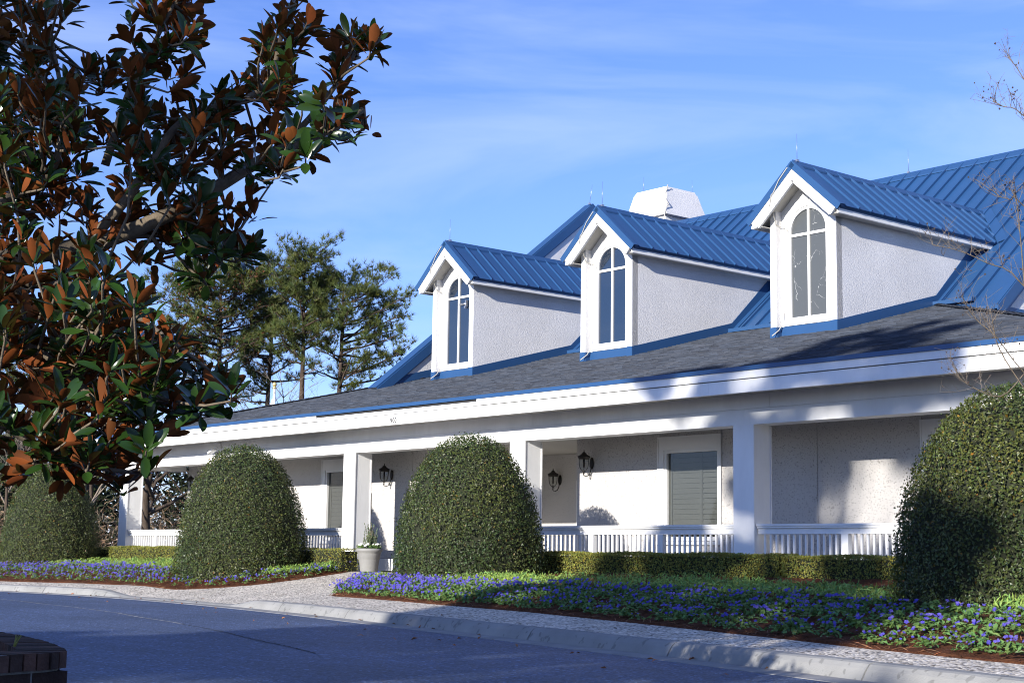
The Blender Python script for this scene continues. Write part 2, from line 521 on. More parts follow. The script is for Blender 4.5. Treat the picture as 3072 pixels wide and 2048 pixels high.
# paving seam: two asphalt lanes meet about 3 m out from the kerb; sunlit and shaded stretches coloured apart
def strip(name, pts, wid, m, z):
    mb = MB()
    for i, p in enumerate(pts):
        q = pts[min(i + 1, len(pts) - 1)]; r = pts[max(i - 1, 0)]
        d = Vector((q[0] - r[0], q[1] - r[1])).normalized()
        ww = wid * random.uniform(.55, 1.35)
        mb.v += [(p[0] - d.y * ww, p[1] + d.x * ww, z), (p[0] + d.y * ww, p[1] - d.x * ww, z)]; mb.t += [(1, 1, 1)] * 2
        if i: mb.f.append((2 * i - 2, 2 * i - 1, 2 * i + 1, 2 * i)); mb.sm.append(False)
    return tag(mb.build(name, m), kind='structure')
sp = []
for i in range(330):
    x = -46 + i * .1
    sp.append((x, np.interp(x, [-46, -30.7, -24.4, -18.5, -13], [14.0, 12.9, 11.97, 10.5, 8.7]) + .02 * math.sin(x * 2.1) + random.uniform(-.012, .012)))
strip('paving_seam_sunlit', [p for p in sp if p[0] < -19.2], .022, MT['seam_sunlit'], ROADZ + .004)
strip('paving_seam_shaded', [p for p in sp if p[0] >= -19.3], .014, MT['crack'], ROADZ + .004)  # the seam goes on here, coloured dark for the shade

# kerb stones, gutter
kp = []                                                 # arc-length samples of the kerb face line
x = -62.0
while x < 6:
    kp.append((x, Yk(x))); x += .25
def kn(i):
    a = kp[max(i - 1, 0)]; b = kp[min(i + 1, len(kp) - 1)]
    d = Vector((b[0] - a[0], b[1] - a[1])).normalized()
    return Vector((-d.y, d.x))
def loft(idx, prof, mb):
    """prof(i) -> list of (offset from kerb line, z)"""
    rows = []
    for i in idx:
        n = kn(i); p = kp[i]
        rows.append([(p[0] + n.x * d, p[1] + n.y * d, z) for d, z in prof(i)])
    k = len(rows[0])
    mb.add([v for r in rows for v in r],
           [(i * k + j, (i + 1) * k + j, (i + 1) * k + j + 1, i * k + j + 1) for i in range(len(rows) - 1) for j in range(k - 1)]
           + [tuple(range(k)), tuple(range((len(rows) - 1) * k, len(rows) * k))[::-1]], False)
def kerb_prof(i):
    t = ztop(kp[i][0])
    return [(-.02, ROADZ - .05), (.0, ROADZ + .014), (.05, ROADZ + .02 + (t - ROADZ - .02) * .62), (.085, t - .012), (.12, t), (.245, t + .003), (.25, t - .1)]
kerb = tag(empty('kerb', (-24, 15, -.6)), kind='structure')
step = 12
for a in range(0, len(kp) - 1, step):
    b = min(a + step, len(kp) - 1)
    mb = MB()
    idx = list(range(a, b + 1))
    loft(idx, kerb_prof, mb)
    # pull both ends in for an open joint
    k = 7
    for e, o in ((0, 1), (len(idx) - 1, -1)):
        d = Vector((kp[idx[e] + o][0] - kp[idx[e]][0], kp[idx[e] + o][1] - kp[idx[e]][1])).normalized() * .011
        for j in range(k):
            v = mb.v[e * k + j]; mb.v[e * k + j] = (v[0] + d.x, v[1] + d.y, v[2])
    for i in range(len(mb.v)):
        v = mb.v[i]; mb.v[i] = (v[0] + 24, v[1] - 15, v[2] + .6 + random.uniform(-.002, .002))
    mb.build('kerb_stone', MT['concrete'], kerb)
mb = MB()
loft(list(range(len(kp))), lambda i: [(-.30, ROADZ - .02), (-.295, ROADZ + .005), (.03, ROADZ + .011), (.06, ROADZ - .03)], mb)
tag(mb.build('gutter', MT['gutter']), kind='structure')
mb = MB()
loft(list(range(len(kp))), lambda i: [(.03, ROADZ - .04), (.06, ROADZ - .01), (.2, ztop(kp[i][0]) - .05), (.27, ztop(kp[i][0]) - .05)], mb)
tag(mb.build('kerb_bed', MT['joint']), kind='structure')

# sidewalk slabs with recessed joints
walk = tag(empty('sidewalk', (-24, 16, -.5)), kind='structure')
ND = 9
def slab(i0, i1, d0, d1, g=.009):
    mb = MB(); cols = list(range(i0, i1 + 1)); top = []
    for ci, i in enumerate(cols):
        n = kn(i); p = Vector(kp[i])
        if ci == 0: p = p + (Vector(kp[i + 1]) - p).normalized() * g
        if ci == len(cols) - 1: p = p + (Vector(kp[i - 1]) - p).normalized() * g
        for j in range(ND + 1):
            q = p + n * (d0 + (d1 - d0) * j / ND)
            top.append((q.x + 24, q.y - 16, surf(q.x, q.y) + .5))
    k = ND + 1; m_ = len(top)
    vs = top + [(a, b, c - .05) for a, b, c in top]
    fs = [(i * k + j, (i + 1) * k + j, (i + 1) * k + j + 1, i * k + j + 1) for i in range(len(cols) - 1) for j in range(ND)]
    e = len(cols) - 1
    fs += [(i * k, m_ + i * k, m_ + (i + 1) * k, (i + 1) * k) for i in range(e)]
    fs += [(i * k + ND, (i + 1) * k + ND, m_ + (i + 1) * k + ND, m_ + i * k + ND) for i in range(e)]
    fs += [(j, j + 1, m_ + j + 1, m_ + j) for j in range(ND)]
    fs += [(e * k + j + 1, e * k + j, m_ + e * k + j, m_ + e * k + j + 1) for j in range(ND)]
    mb.add(vs, fs)
    return mb
for a in range(0, len(kp) - 1, 12):
    b = min(a + 12, len(kp) - 1)
    slab(a, b, .262, 3.25).build('paving_slab', MT['paving'], walk)
walkway = tag(empty('walkway', (-24, 16, -.5)), kind='structure')
for a in range(104, 168, 16):
    slab(a, a + 16, 3.268, 7.2).build('paving_slab', MT['paving'], walkway)

# porch floor
mb = MB(); mb.box(-42.6, -11.9, 20.95, 27, -.25, .0)
tag(mb.build('porch_floor', MT['porch_floor']), kind='structure')

# planting beds: mulch mounded up from the paving
def lerp_line(pts, n):
    P = [Vector(p) for p in pts]; L_ = [0]
    for a, b in zip(P, P[1:]): L_.append(L_[-1] + (b - a).length)
    out = []
    for i in range(n):
        s = L_[-1] * i / (n - 1)
        out.append(Vector((float(np.interp(s, L_, [p.x for p in P])), float(np.interp(s, L_, [p.y for p in P])))))
    return out
RF = [(-24.15, 16.55), (-23.6, 16.0), (-22.6, 15.82), (-21.3, 15.55), (-18.7, 14.9), (-16.4, 14.35), (-13.2, 13.35), (-10.2, 12.35), (-8.9, 11.85), (-6.9, 11.2), (-2, 9.6), (4, 7.6)]
RB = [(-24.6, 17.2), (-25.6, 18.6), (-26.0, 20.2), (-25.6, 20.94), (-22, 20.94), (-18, 20.94), (-14, 20.94), (-11, 20.94), (-8, 20.94), (-4, 20.94), (0, 20.94), (4, 20.94)]
LF = [(-62, 8.3), (-55, 11.2), (-48, 13.6), (-43, 15.1), (-38.2, 16.15), (-35.1, 16.68), (-32.6, 16.78), (-31.2, 17.0), (-30.2, 17.45), (-29.6, 18.1), (-29.45, 19.0), (-29.5, 20.3)]
LB = [(-62, 22), (-55, 22), (-48, 21.5), (-43, 20.94), (-38, 20.94), (-35.5, 20.94), (-34, 20.94), (-33, 20.94), (-32, 20.94), (-31.2, 20.94), (-30.4, 20.94), (-30.0, 20.94)]
def mound(x, y, de):                                    # de: distance from the bed's front edge
    return surf(x, y) + .016 + .10 * sm(de / 1.3) + .012 * math.sin(3.1 * x) * math.sin(2.7 * y)
def bed(name, F, B, nn, nj):
    f = lerp_line(F, nn); b = [None] * nn
    # partner points: interpolate the back line at the same parameter as the control points
    Ls = [0]
    for p, q in zip(F, F[1:]): Ls.append(Ls[-1] + (Vector(q) - Vector(p)).length)
    for i in range(nn):
        s = Ls[-1] * i / (nn - 1)
        b[i] = Vector((float(np.interp(s, Ls, [p[0] for p in B])), float(np.interp(s, Ls, [p[1] for p in B]))))
    mb = MB(); vs = []
    for i in range(nn):
        ln_ = (b[i] - f[i]).length
        for j in range(nj + 1):
            t = (j / nj) ** 1.5
            q = f[i].lerp(b[i], t)
            z = mound(q.x, q.y, ln_ * t) + (random.uniform(-.012, .012) if j else 0)
            vs.append((q.x, q.y, z))
        vs.append((f[i].x, f[i].y, surf(f[i].x, f[i].y) - .06))
    k = nj + 2
    fs = [(i * k + j, (i + 1) * k + j, (i + 1) * k + j + 1, i * k + j + 1) for i in range(nn - 1) for j in range(nj)]
    fs += [(i * k + nj + 1, (i + 1) * k + nj + 1, (i + 1) * k, i * k) for i in range(nn - 1)]
    mb.add(vs, fs, True)
    tag(mb.build(name, MT['mulch']), kind='structure')
    return f, b
rf, rb = bed('mulch_bed', RF, RB, 160, 22)
lf, lb_ = bed('mulch_bed', LF, LB, 160, 18)

# ------------------------------------------------------------------ clubhouse
ROOT = Vector((-27.4, 21.2, 0))
house = empty('clubhouse', ROOT)
tag(house, 'white stucco clubhouse with blue standing seam roof, three dormers and columned porch', 'building')
def hp(name, mb, m, loc=None, parent=None):
    """part of the clubhouse; mesh in world coordinates unless loc is given"""
    if parent is None:
        return mb.build(name, m, house, (-ROOT) if loc is None else Vector(loc) - ROOT)
    return mb.build(name, m, parent, (0, 0, 0) if loc is None else loc)

YE, ZE, TP = 20.41, 3.65, math.tan(math.radians(14.7))
XL, XR = -42.95, -10.8                                  # eave corners
TM = math.tan(math.radians(39.2))
def zporch(y): return ZE + TP * (y - YE)
def zmain(y): return 6.18 + TM * (y - 30.05)
YR = 36.0; ZR = zmain(YR)
XG0, XG1 = -36.0, -18.72                                # gable walls

# --- porch roof decks
mb = MB()
d = .05
def roofplane(mb, pts, th=.06):
    n = len(pts); mb.add(list(pts) + [(p[0], p[1], p[2] - th) for p in pts],
        [tuple(range(n)), tuple(range(n, 2 * n))[::-1]] + [(i, n + i, n + (i + 1) % n, (i + 1) % n) for i in range(n)])
tL = XG0 - XL; tR = XR - XG1
TH = 30.05 - YE                                         # the right hip runs on up to the main roof
front = [(XL, YE, ZE - d), (XR, YE, ZE - d), (XR - TH, 30.05, zporch(30.05) - d), (XG0, 30.05, zporch(30.05) - d), (XG0, YE + tL, zporch(YE + tL) - d)]
roofplane(mb, front)
roofplane(mb, [(XR, YE, ZE - d), (XR, 52, ZE - d), (XG1, 52, zporch(YE + tR) - d), (XG1, 30.05, zporch(YE + tR) - d), (XR - TH, 30.05, zporch(30.05) - d)])
roofplane(mb, [(XL, 52, ZE - d), (XL, YE, ZE - d), (XG0, YE + tL, zporch(YE + tL) - d), (XG0, 52, zporch(YE + tL) - d)])
porch_roof = hp('porch_roof', mb, MT['roof_felt'])

# --- shingles: 300 nearest ones singly, the rest joined
EXP, TW = .148, .31
slope = 1 / math.cos(math.radians(14.7))
def shingle_shape(mb, x0, x1, y0, butt, tint):
    mb.cur = tint
    y1 = y0 + (EXP + .03) / slope
    za, zb = zporch(y0), zporch(y1)
    # wedge: thick butt at the bottom, thin under the course above
    mb.add([(x0, y0, za - d), (x1, y0, za - d), (x1, y1, zb - d), (x0, y1, zb - d),
            (x0, y0, za - d + butt), (x1, y0, za - d + butt), (x1, y1, zb - d + .004), (x0, y1, zb - d + .004)],
           [(4, 5, 6, 7), (0, 1, 5, 4), (1, 2, 6, 5), (3, 0, 4, 7)])
def rtint():
    b = random.choice((.72, .85, 1, 1, 1.12, 1.28)); h = random.uniform(-.05, .05)
    return (b * (1 + h), b, b * (1 - h))
mb = MB(); singles = []
ncourse = int((30.05 - YE) * slope / EXP) + 1
for c in range(ncourse):
    y = YE - .03 + c * EXP / slope
    xl = XL + max(0, y - YE) if y < YE + tL else XG0 + .01
    xr = XR - max(0, y - YE)
    x = xl - random.uniform(0, TW)
    while x < xr:
        wd = TW * random.choice((.6, .8, 1, 1.25))
        a, b = max(x, xl), min(x + wd - .005, xr)
        if b - a > .03:
            near = a > -15.2 and c < 12
            if near and len(singles) < 296:
                one = MB(); shingle_shape(one, a, b, y, random.uniform(.014, .024), rtint()); singles.append(one)
            else:
                shingle_shape(mb, a, b, y, random.uniform(.014, .024), rtint())
        x += wd
for one in singles: hp('shingle', one, MT['shingle'], parent=porch_roof)
tag(hp('shingles', mb, MT['shingle'], parent=porch_roof), kind='stuff')
# right and left slopes in plain courses
mb = MB()
for c in range(int(TH * slope / EXP)):
    t0 = c * EXP / slope
    for sgn, xe, lim in ((-1, XR, 30.0), (1, XL, 30)):
        if sgn > 0 and t0 > tL: continue
        x0 = xe + sgn * t0; x1 = xe + sgn * (t0 + (EXP + .03) / slope)
        z0 = ZE + TP * t0; z1 = z0 + TP * (EXP + .03) / slope
        y = YE + t0
        while y < lim:
            wd = TW * random.choice((.8, 1, 1.25)); mb.cur = rtint(); bt = random.uniform(.012, .02)
            q = [(x0, y, z0 - d), (x0, y + wd - .005, z0 - d), (x1, y + wd - .005, z1 - d), (x1, y, z1 - d)]
            up_ = [(q[0][0], q[0][1], q[0][2] + bt), (q[1][0], q[1][1], q[1][2] + bt), (q[2][0], q[2][1], q[2][2] + .004), (q[3][0], q[3][1], q[3][2] + .004)]
            if sgn < 0: mb.add(q + up_, [(4, 5, 6, 7), (1, 0, 4, 5)])
            else: mb.add(q + up_, [(7, 6, 5, 4), (0, 1, 5, 4)])
            y += wd
tag(hp('side_shingles', mb, MT['shingle'], parent=porch_roof), kind='stuff')
# hip caps
for x0, x1 in ((XR, XR - TH), (XL, XG0)):
    n = 46; t = abs(x1 - x0)
    for i in range(n):
        a, b = i / n, (i + 1.15) / n
        s = 1 if x1 > x0 else -1
        one = MB(); one.cur = rtint()
        pa = Vector((x0 + s * t * a, YE + t * a, ZE + TP * t * a)); pb = Vector((x0 + s * t * b, YE + t * b, ZE + TP * t * b))
        e = .11
        one.add([pa + Vector((0, 0, .016)), pa + Vector((s * e, -e * .2, -.004)), pa + Vector((-s * e * .2, e, -.004)),
                 pb + Vector((0, 0, .003)), pb + Vector((s * e, -e * .2, -.012)), pb + Vector((-s * e * .2, e, -.012))],
                [(0, 1, 4, 3), (2, 0, 3, 5), (0, 2, 1)] if s > 0 else [(1, 0, 3, 4), (0, 2, 5, 3), (0, 1, 2)])
        hp('hip_cap', one, MT['shingle'], parent=porch_roof)

# --- eave: drip edge, gutter board, fascia board, soffit, beam
mb = MB(); mb.box(XL - .03, XR + .03, YE - .045, YE + .03, 3.585, 3.66); mb.box(XR - .03, XR + .03, YE + .03, 48, 3.585, 3.66)
mb.box(XL - .03, XL + .03, YE + .03, 48, 3.585, 3.66)
hp('drip_edge', mb, MT['blue'])
def boards(name, x0, x1, y0, y1, z0, z1, m=MT['white']):
    mb = MB(); mb.box(x0, x1, y0, y1, z0, z1); return hp(name, mb, m)
boards('gutter_board', XL, -30.925, YE - .02, YE + .1, 3.452, 3.583)
boards('gutter_board', -30.91, -25.0, YE + .012, YE + .1, 3.452, 3.535)
boards('gutter_board', -24.985, XR, YE - .02, YE + .1, 3.452, 3.583)
for a, b in ((XL, -36.9), (-36.895, -24.7), (-24.695, -18.6), (-18.595, XR)):
    boards('fascia_board', a, b, YE + .006, YE + .1, 3.215, 3.437)
boards('fascia_shadow_backing', XL + .01, XR - .01, YE + .06, YE + .16, 3.22, 3.6, MT['dark'])  # dark board behind the gaps paints in the shadow line of the eave
for x in (XL, XR):
    boards('fascia_board', x - .05, x + .05, YE + .11, 48, 3.22, 3.58)
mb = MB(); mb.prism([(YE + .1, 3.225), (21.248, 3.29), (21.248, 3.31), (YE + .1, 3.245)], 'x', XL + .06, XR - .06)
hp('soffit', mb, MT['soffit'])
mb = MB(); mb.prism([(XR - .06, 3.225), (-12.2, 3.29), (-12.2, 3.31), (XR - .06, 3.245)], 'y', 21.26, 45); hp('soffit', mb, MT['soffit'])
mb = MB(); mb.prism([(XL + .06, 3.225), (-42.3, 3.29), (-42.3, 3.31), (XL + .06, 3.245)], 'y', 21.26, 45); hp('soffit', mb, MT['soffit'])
beam = None
mb = MB(); mb.box(-42.39, -12.15, 21.26, 21.69, 2.752, 3.3); beam = hp('porch_beam', mb, MT['white'])
for a, b in ((-42.4, -37.1), (-37.095, -31.35), (-31.345, -24.2), (-24.195, -17.9), (-17.895, -12.1)):
    mb = MB(); mb.box(a, b, 21.235, 21.258, 3.03, 3.285); hp('beam_board', mb, MT['white'], parent=beam)
for a, b in ((-42.4, -34.4), (-34.396, -26.6), (-26.596, -18.5), (-18.496, -12.1)):
    mb = MB(); mb.box(a, b, 21.243, 21.259, 2.748, 3.024); hp('beam_board', mb, MT['white'], parent=beam)
mb = MB(); mb.box(-42.38, -41.92, 21.7, 23.12, 2.752, 3.3); hp('porch_beam', mb, MT['white'])
mb = MB(); mb.box(-12.62, -12.16, 21.7, 23.12, 2.752, 3.3); hp('porch_beam', mb, MT['white'])
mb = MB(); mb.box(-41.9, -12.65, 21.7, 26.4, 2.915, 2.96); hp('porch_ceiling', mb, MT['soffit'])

# --- columns
CX = [-42.15, -36.85, -30.73, -24.66, -18.52, -12.4]
def column_mesh():
    body = MB(); body.box(-.225, .225, 21.275, 21.70, .0, 2.752)
    fr = MB(); fr.box(-.24, .24, 21.245, 21.273, .02, 2.747)
    bk = MB(); bk.box(-.24, .24, 21.702, 21.73, .02, 2.747)
    base = MB(); base.box(-.252, .252, 21.225, 21.75, .0, .40)
    base.box(-.262, .262, 21.215, 21.76, .0, .10)
    return (body.mesh('column', MT['white']), fr.mesh('face_board', MT['white']), bk.mesh('face_board', MT['white']), base.mesh('plinth', MT['white']))
cm = column_mesh()
for x in CX:
    c = link('column', cm[0], house, Vector((x, 0, 0)) - ROOT)
    link('face_board', cm[1], c); link('face_board', cm[2], c); link('plinth', cm[3], c)

# --- porch walls in aggregate panels
YW = 23.15
mb = MB()
mb.box(-41.8, -34.68, YW + .035, YW + .2, 0, 3.3); mb.box(-33.02, -30.0, YW + .035, YW + .2, 0, 3.3)
mb.box(-24.88, -22.42, YW + .035, YW + .2, 0, 3.3); mb.box(-20.76, -16.09, YW + .035, YW + .2, 0, 3.3); mb.box(-14.41, -12.2, YW + .035, YW + .2, 0, 3.3)
for a, b in ((-34.68, -33.02), (-22.42, -20.76), (-16.09, -14.41)):
    mb.box(a, b, YW + .035, YW + .2, 0, .70); mb.box(a, b, YW + .035, YW + .2, 2.83, 3.3)
mb.box(-41.8, -41.6, YW + .2, 44, 0, 3.5); mb.box(-12.4, -12.2, YW + .2, 44, 0, 3.5); mb.box(-41.8, -12.2, 44, 44.2, 0, 3.5)
mb.box(-30.0, -29.8, YW + .2, 26.4, 0, 3.3); mb.box(-25.08, -24.88, YW + .2, 26.4, 0, 3.3); mb.box(-30.0, -24.88, 26.4, 26.55, 0, 3.3)
wall = hp('wall', mb, MT['joint'])
def panel(x0, x1, z0, z1, y=YW):
    mb = MB(); mb.box(x0 + .006, x1 - .006, y, y + .034, z0, z1); hp('wall_panel', mb, MT['aggregate_wall'], parent=wall)
for a, b in ((-41.82, -39.4), (-39.4, -37.05), (-37.05, -34.7), (-33.0, -30.78), (-30.78, -29.78), (-24.9, -22.44), (-20.74, -18.39), (-18.39, -16.11), (-14.39, -12.18)):
    panel(a, b, .31, 2.912)
for a, b in ((-34.7, -33.0), (-22.44, -20.74), (-16.11, -14.39)):
    panel(a, b, .31, .70); panel(a, b, 2.83, 2.912)
for a, b in ((-29.78, -27.4), (-27.4, -25.1)):
    panel(a, b, .31, 2.912, 26.36)
mb = MB(); mb.box(-24.9, -24.866, YW + .04, 26.35, .31, 2.912); hp('wall_panel', mb, MT['aggregate_wall'], parent=wall)
mb = MB(); mb.box(-29.798, -29.764, YW + .04, 26.35, .31, 2.912); hp('wall_panel', mb, MT['aggregate_wall'], parent=wall)
mb = MB(); mb.box(-41.834, -41.8, YW, 44, .31, 3.4); hp('wall_panel', mb, MT['aggregate_wall'], parent=wall)
for a, b in ((-41.84, -29.77), (-24.92, -12.17)):
    boards('baseboard', a, b, YW - .012, YW + .034, .0, .30)
boards('baseboard', -29.76, -25.1, 26.345, 26.36, .0, .30)

# --- entrance doors inside the recess (behind the middle shrub)
mb = MB(); mb.box(-28.3, -26.3, 26.30, 26.345, .02, 2.25)
door = hp('door', mb, MT['trim'])
for k in range(2):
    mb = MB(); mb.box(-28.2 + k * .98, -27.38 + k * .98, 26.285, 26.298, .35, 2.1); hp('pane', mb, MT['sky_glass'], parent=door)

# --- ground floor windows with plantation shutters
def window(x0):
    x1 = x0 + 1.70; pl, pr = x0 + .21, x0 + 1.58
    mb = MB()
    mb.box(x0, pl - .06, YW - .03, YW + .06, .70, 2.82); mb.box(pr + .045, x1, YW - .03, YW + .06, .70, 2.82)
    mb.box(pl - .059, pr + .044, YW - .03, YW + .06, 2.56, 2.82)
    mb.box(pl - .06, pl, YW + .0, YW + .10, .80, 2.56); mb.box(pr, pr + .045, YW + .0, YW + .10, .80, 2.56)
    mb.box(pl, pr, YW + .0, YW + .10, 2.50, 2.56); mb.box(pl, pr, YW + .0, YW + .10, .74, .82)
    wn = hp('window', mb, MT['trim'])
    mb = MB(); mb.box(x0 - .012, x1 + .012, YW - .042, YW - .031, 2.805, 2.832); mb.box(x0 - .012, x0 + .02, YW - .042, YW - .031, .7, 2.805)
    mb.box(x1 - .02, x1 + .012, YW - .042, YW - .031, .7, 2.805); hp('casing', mb, MT['trim'], parent=wn)
    mb = MB(); mb.box(x0 - .04, x1 + .04, YW - .07, YW - .031, .66, .73); hp('sill', mb, MT['trim'], parent=wn)
    mb = MB(); mb.box(pl, pr, YW + .062, YW + .068, .82, 2.50); hp('pane', mb, MT['clear'], parent=wn)
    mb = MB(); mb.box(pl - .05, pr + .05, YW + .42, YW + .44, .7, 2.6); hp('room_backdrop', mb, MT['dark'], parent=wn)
    mid = x0 + 1.055
    for a, b, s in ((pl, pl + .055, 1), (mid - .035, mid - .002, 1), (mid + .002, mid + .035, 1), (pr - .05, pr, 1)):
        mb = MB(); mb.box(a, b, YW + .11, YW + .145, .82, 2.50); hp('shutter_stile', mb, MT['shutter'], parent=wn)
    z = .86
    while z < 2.44:
        for a, b, tl in ((pl + .06, mid - .04, .006), (mid + .04, pr - .055, .012)):
            mb = MB(); mb.prism([(YW + .128 - tl, z), (YW + .136 - tl, z - .003), (YW + .136 + tl, z + .095), (YW + .128 + tl, z + .098)], 'x', a, b)
            hp('slat', mb, MT['shutter'], parent=wn)
        z += .103
    return wn
for x0 in (-34.70, -22.44, -16.11): window(x0)

# --- main roof: deck, panels, seams
mb = MB()
mb.prism([(29.6, zmain(29.6) - .06), (YR, ZR - .06), (42.4, ZR - .06 - 6.4 * TM), (42.4, ZR - .2 - 6.4 * TM), (YR, ZR - .2), (29.6, zmain(29.6) - .2)], 'x', XG0 + .01, XG1 - .02)
main_roof = hp('main_roof', mb, MT['blue'])
SPC = .4555
Lm = (YR - 30.05) / math.cos(math.radians(39.2))
nrm = Vector((0, -math.sin(math.radians(39.2)), math.cos(math.radians(39.2))))
slp = Vector((0, math.cos(math.radians(39.2)), math.sin(math.radians(39.2))))
def slope_box(x0, x1, l0, l1, h0, h1):
    b = Vector((0, 30.05, 6.18)); vs = []
    for h in (h0, h1):
        for x, l in ((x0, l0), (x1, l0), (x1, l1), (x0, l1)):
            vs.append(b + Vector((x, 0, 0)) + slp * l + nrm * h)
    return vs, [(3, 2, 1, 0), (4, 5, 6, 7), (0, 1, 5, 4), (1, 2, 6, 5), (2, 3, 7, 6), (3, 0, 4, 7)]
pm = MB(); pm.add(*slope_box(.016, SPC - .016, -.02, Lm - .06, -.045, 0)); pmesh = pm.mesh('roof_panel', MT['blue_panel'])
sm_ = MB(); sm_.add(*slope_box(-.016, .016, -.02, Lm - .06, -.045, .062)); smesh = sm_.mesh('seam', MT['blue'])
x = -19.40 - SPC * 36
while x < -19.0:
    if x > XG0 + .02:
        if x + SPC < -19.2 + .3: link('roof_panel', pmesh, main_roof, (x, 0, 0))
        link('seam', smesh, main_roof, (x, 0, 0))
    x += SPC
mb = MB(); mb.add(*slope_box(-19.38, XG1 - .03, -.44, Lm - .06, -.045, .004)); hp('edge_panel', mb, MT['blue_panel'], parent=main_roof)
mb = MB(); mb.prism([(YR - .22, ZR - .16), (YR, ZR + .03), (YR + .22, ZR - .16), (YR + .22, ZR - .12), (YR, ZR + .075), (YR - .22, ZR - .12)], 'x', XG0 + .02, XG1 - .03)
hp('ridge_cap', mb, MT['blue'], parent=main_roof)
mb = MB(); mb.box(XG0 + .02, -19.42, 29.88, 30.1, zporch(29.9) - .03, 6.20); hp('apron_flashing', mb, MT['blue'], parent=main_roof)

# --- left gable wall standing above the roof, with metal coping
def gable(xa, xb, y0, z0, yp, zp, x_cop0, x_cop1, fh, name='gable_wall'):
    y2 = 2 * yp - y0
    mb = MB(); mb.prism([(y0 - 0.2, z0 - .9), (y0 + .12, z0 - .05), (yp, zp - .12), (y2, z0 - .05), (y2, z0 - .9)], 'x', xa, xb)
    g = hp(name, mb, MT['stucco'])
    for s in (1, -1):
        ya = yp - s * (yp - y0)
        mb = MB()
        mb.prism([(ya - s * .2, z0 - .16), (yp, zp), (yp, zp + .07), (ya - s * .28, z0 - .155)], 'x', x_cop0, x_cop1)
        hp('coping', mb, MT['blue'], parent=g)
        mb = MB()
        mb.prism([(ya - s * .2, z0 - .16 - fh), (yp, zp - fh), (yp, zp + .03), (ya - s * .24, z0 - .18)], 'x', x_cop1 + .002, x_cop1 + .03)
        hp('rake_fascia', mb, MT['blue'], parent=g)
        mb = MB()
        mb.prism([(ya - s * .2, z0 - .2 - fh), (yp, zp - fh - .04), (yp, zp - fh), (ya - s * .2, z0 - .16 - fh)], 'x', x_cop1 - .03, x_cop1)
        hp('rake_trim', mb, MT['blue'], parent=g)
    return g
g = gable(-36.35, -36.0, 25.97, 5.215, 34.06, 11.60, -36.36, -35.97, .30)
mb = MB(); mb.prism([(26.0, zporch(26.0) - .02), (30.4, zporch(30.4) - .02), (30.4, zporch(30.4) + .19), (26.25, zporch(26.25) + .19)], 'x', -35.998, -35.985)
hp('step_flashing', mb, MT['blue'], parent=g)

# --- right gable end under the main roof
mb = MB()
mb.prism([(29.5, 5.0), (29.6, 5.70), (YR, ZR - .1), (42.4, 5.70), (42.5, 5.0)], 'x', XG1 - .3, XG1)
g2 = hp('gable_wall', mb, MT['stucco'])
for s in (1, -1):
    y0 = YR - s * 6.36
    z0 = ZR - 6.36 * TM
    mb = MB(); mb.prism([(y0, z0 - .27), (YR, ZR - .27), (YR, ZR + .05), (y0, z0 + .05)], 'x', XG1 + .08, XG1 + .11); hp('rake_fascia', mb, MT['blue'], parent=g2)
    mb = MB(); mb.prism([(y0, z0 - .02), (YR, ZR - .02), (YR, ZR + .07), (y0, z0 + .07)], 'x', XG1 - .40, XG1 + .078); hp('coping', mb, MT['blue'], parent=g2)
    mb = MB(); mb.prism([(y0, z0 - .36), (YR, ZR - .36), (YR, ZR - .27), (y0, z0 - .27)], 'x', XG1 + .03, XG1 + .08); hp('rake_trim', mb, MT['blue'], parent=g2)
zs = zporch(YE + tR)
mb = MB(); mb.box(XG1 + .002, XG1 + .016, 29.62, 46, zs - .1, zs + .2); hp('step_flashing', mb, MT['blue'], parent=g2)

# --- chimney: tapered stucco hood on a neck
mb = MB()
def frustum(mb, a, b, z0, z1):
    vs = [(a[0], a[2], z0), (a[1], a[2], z0), (a[1], a[3], z0), (a[0], a[3], z0), (b[0], b[2], z1), (b[1], b[2], z1), (b[1], b[3], z1), (b[0], b[3], z1)]
    mb.add(vs, [(3, 2, 1, 0), (4, 5, 6, 7), (0, 1, 5, 4), (1, 2, 6, 5), (2, 3, 7, 6), (3, 0, 4, 7)])
frustum(mb, (-37.10, -35.16, 36.62, 38.6), (-36.9, -35.40, 36.85, 38.35), 11.62, 12.52)
chim = hp('chimney', mb, MT['stucco'])
mb = MB(); frustum(mb, (-36.9, -35.42, 36.87, 38.33), (-36.84, -35.46, 36.92, 38.28), 12.522, 12.63); hp('cap', mb, MT['stucco'], parent=chim)
mb = MB(); mb.box(-36.95, -35.35, 36.75, 38.45, 11.40, 11.618); hp('collar', mb, MT['trim'], parent=chim)
mb = MB(); mb.box(-36.8, -35.55, 36.95, 38.25, 9.0, 11.398); hp('stack', mb, MT['stucco'], parent=chim)
mb = MB(); mb.tube([(-35.36, 36.88, 12.66), (-35.36, 36.83, 12.5), (-35.42, 36.78, 12.3), (-35.28, 36.72, 12.1), (-35.17, 36.72, 11.95), (-35.19, 36.6, 11.8), (-35.2, 36.55, 11.5), (-35.2, 36.6, 11.2)], .018, 5); hp('cable', mb, MT['cable'], parent=chim)

def rod(x, y, z, h, lean=0):
    mb = MB(); mb.tube([(x, y, z), (x + lean, y, z + h)], [.007, .003], 5); mb.box(x - .03, x + .03, y - .03, y + .03, z - .01, z + .04)
    hp('lightning_rod', mb, MT['steel'])
rod(-36.02, 33.95, 11.64, .62, .12)
rod(-36.6, 37.0, 12.6, .55); rod(-35.5, 38.2, 12.6, .45)
rod(-29.6, YR, ZR + .07, .6); rod(-25.3, YR, ZR + .07, .68)

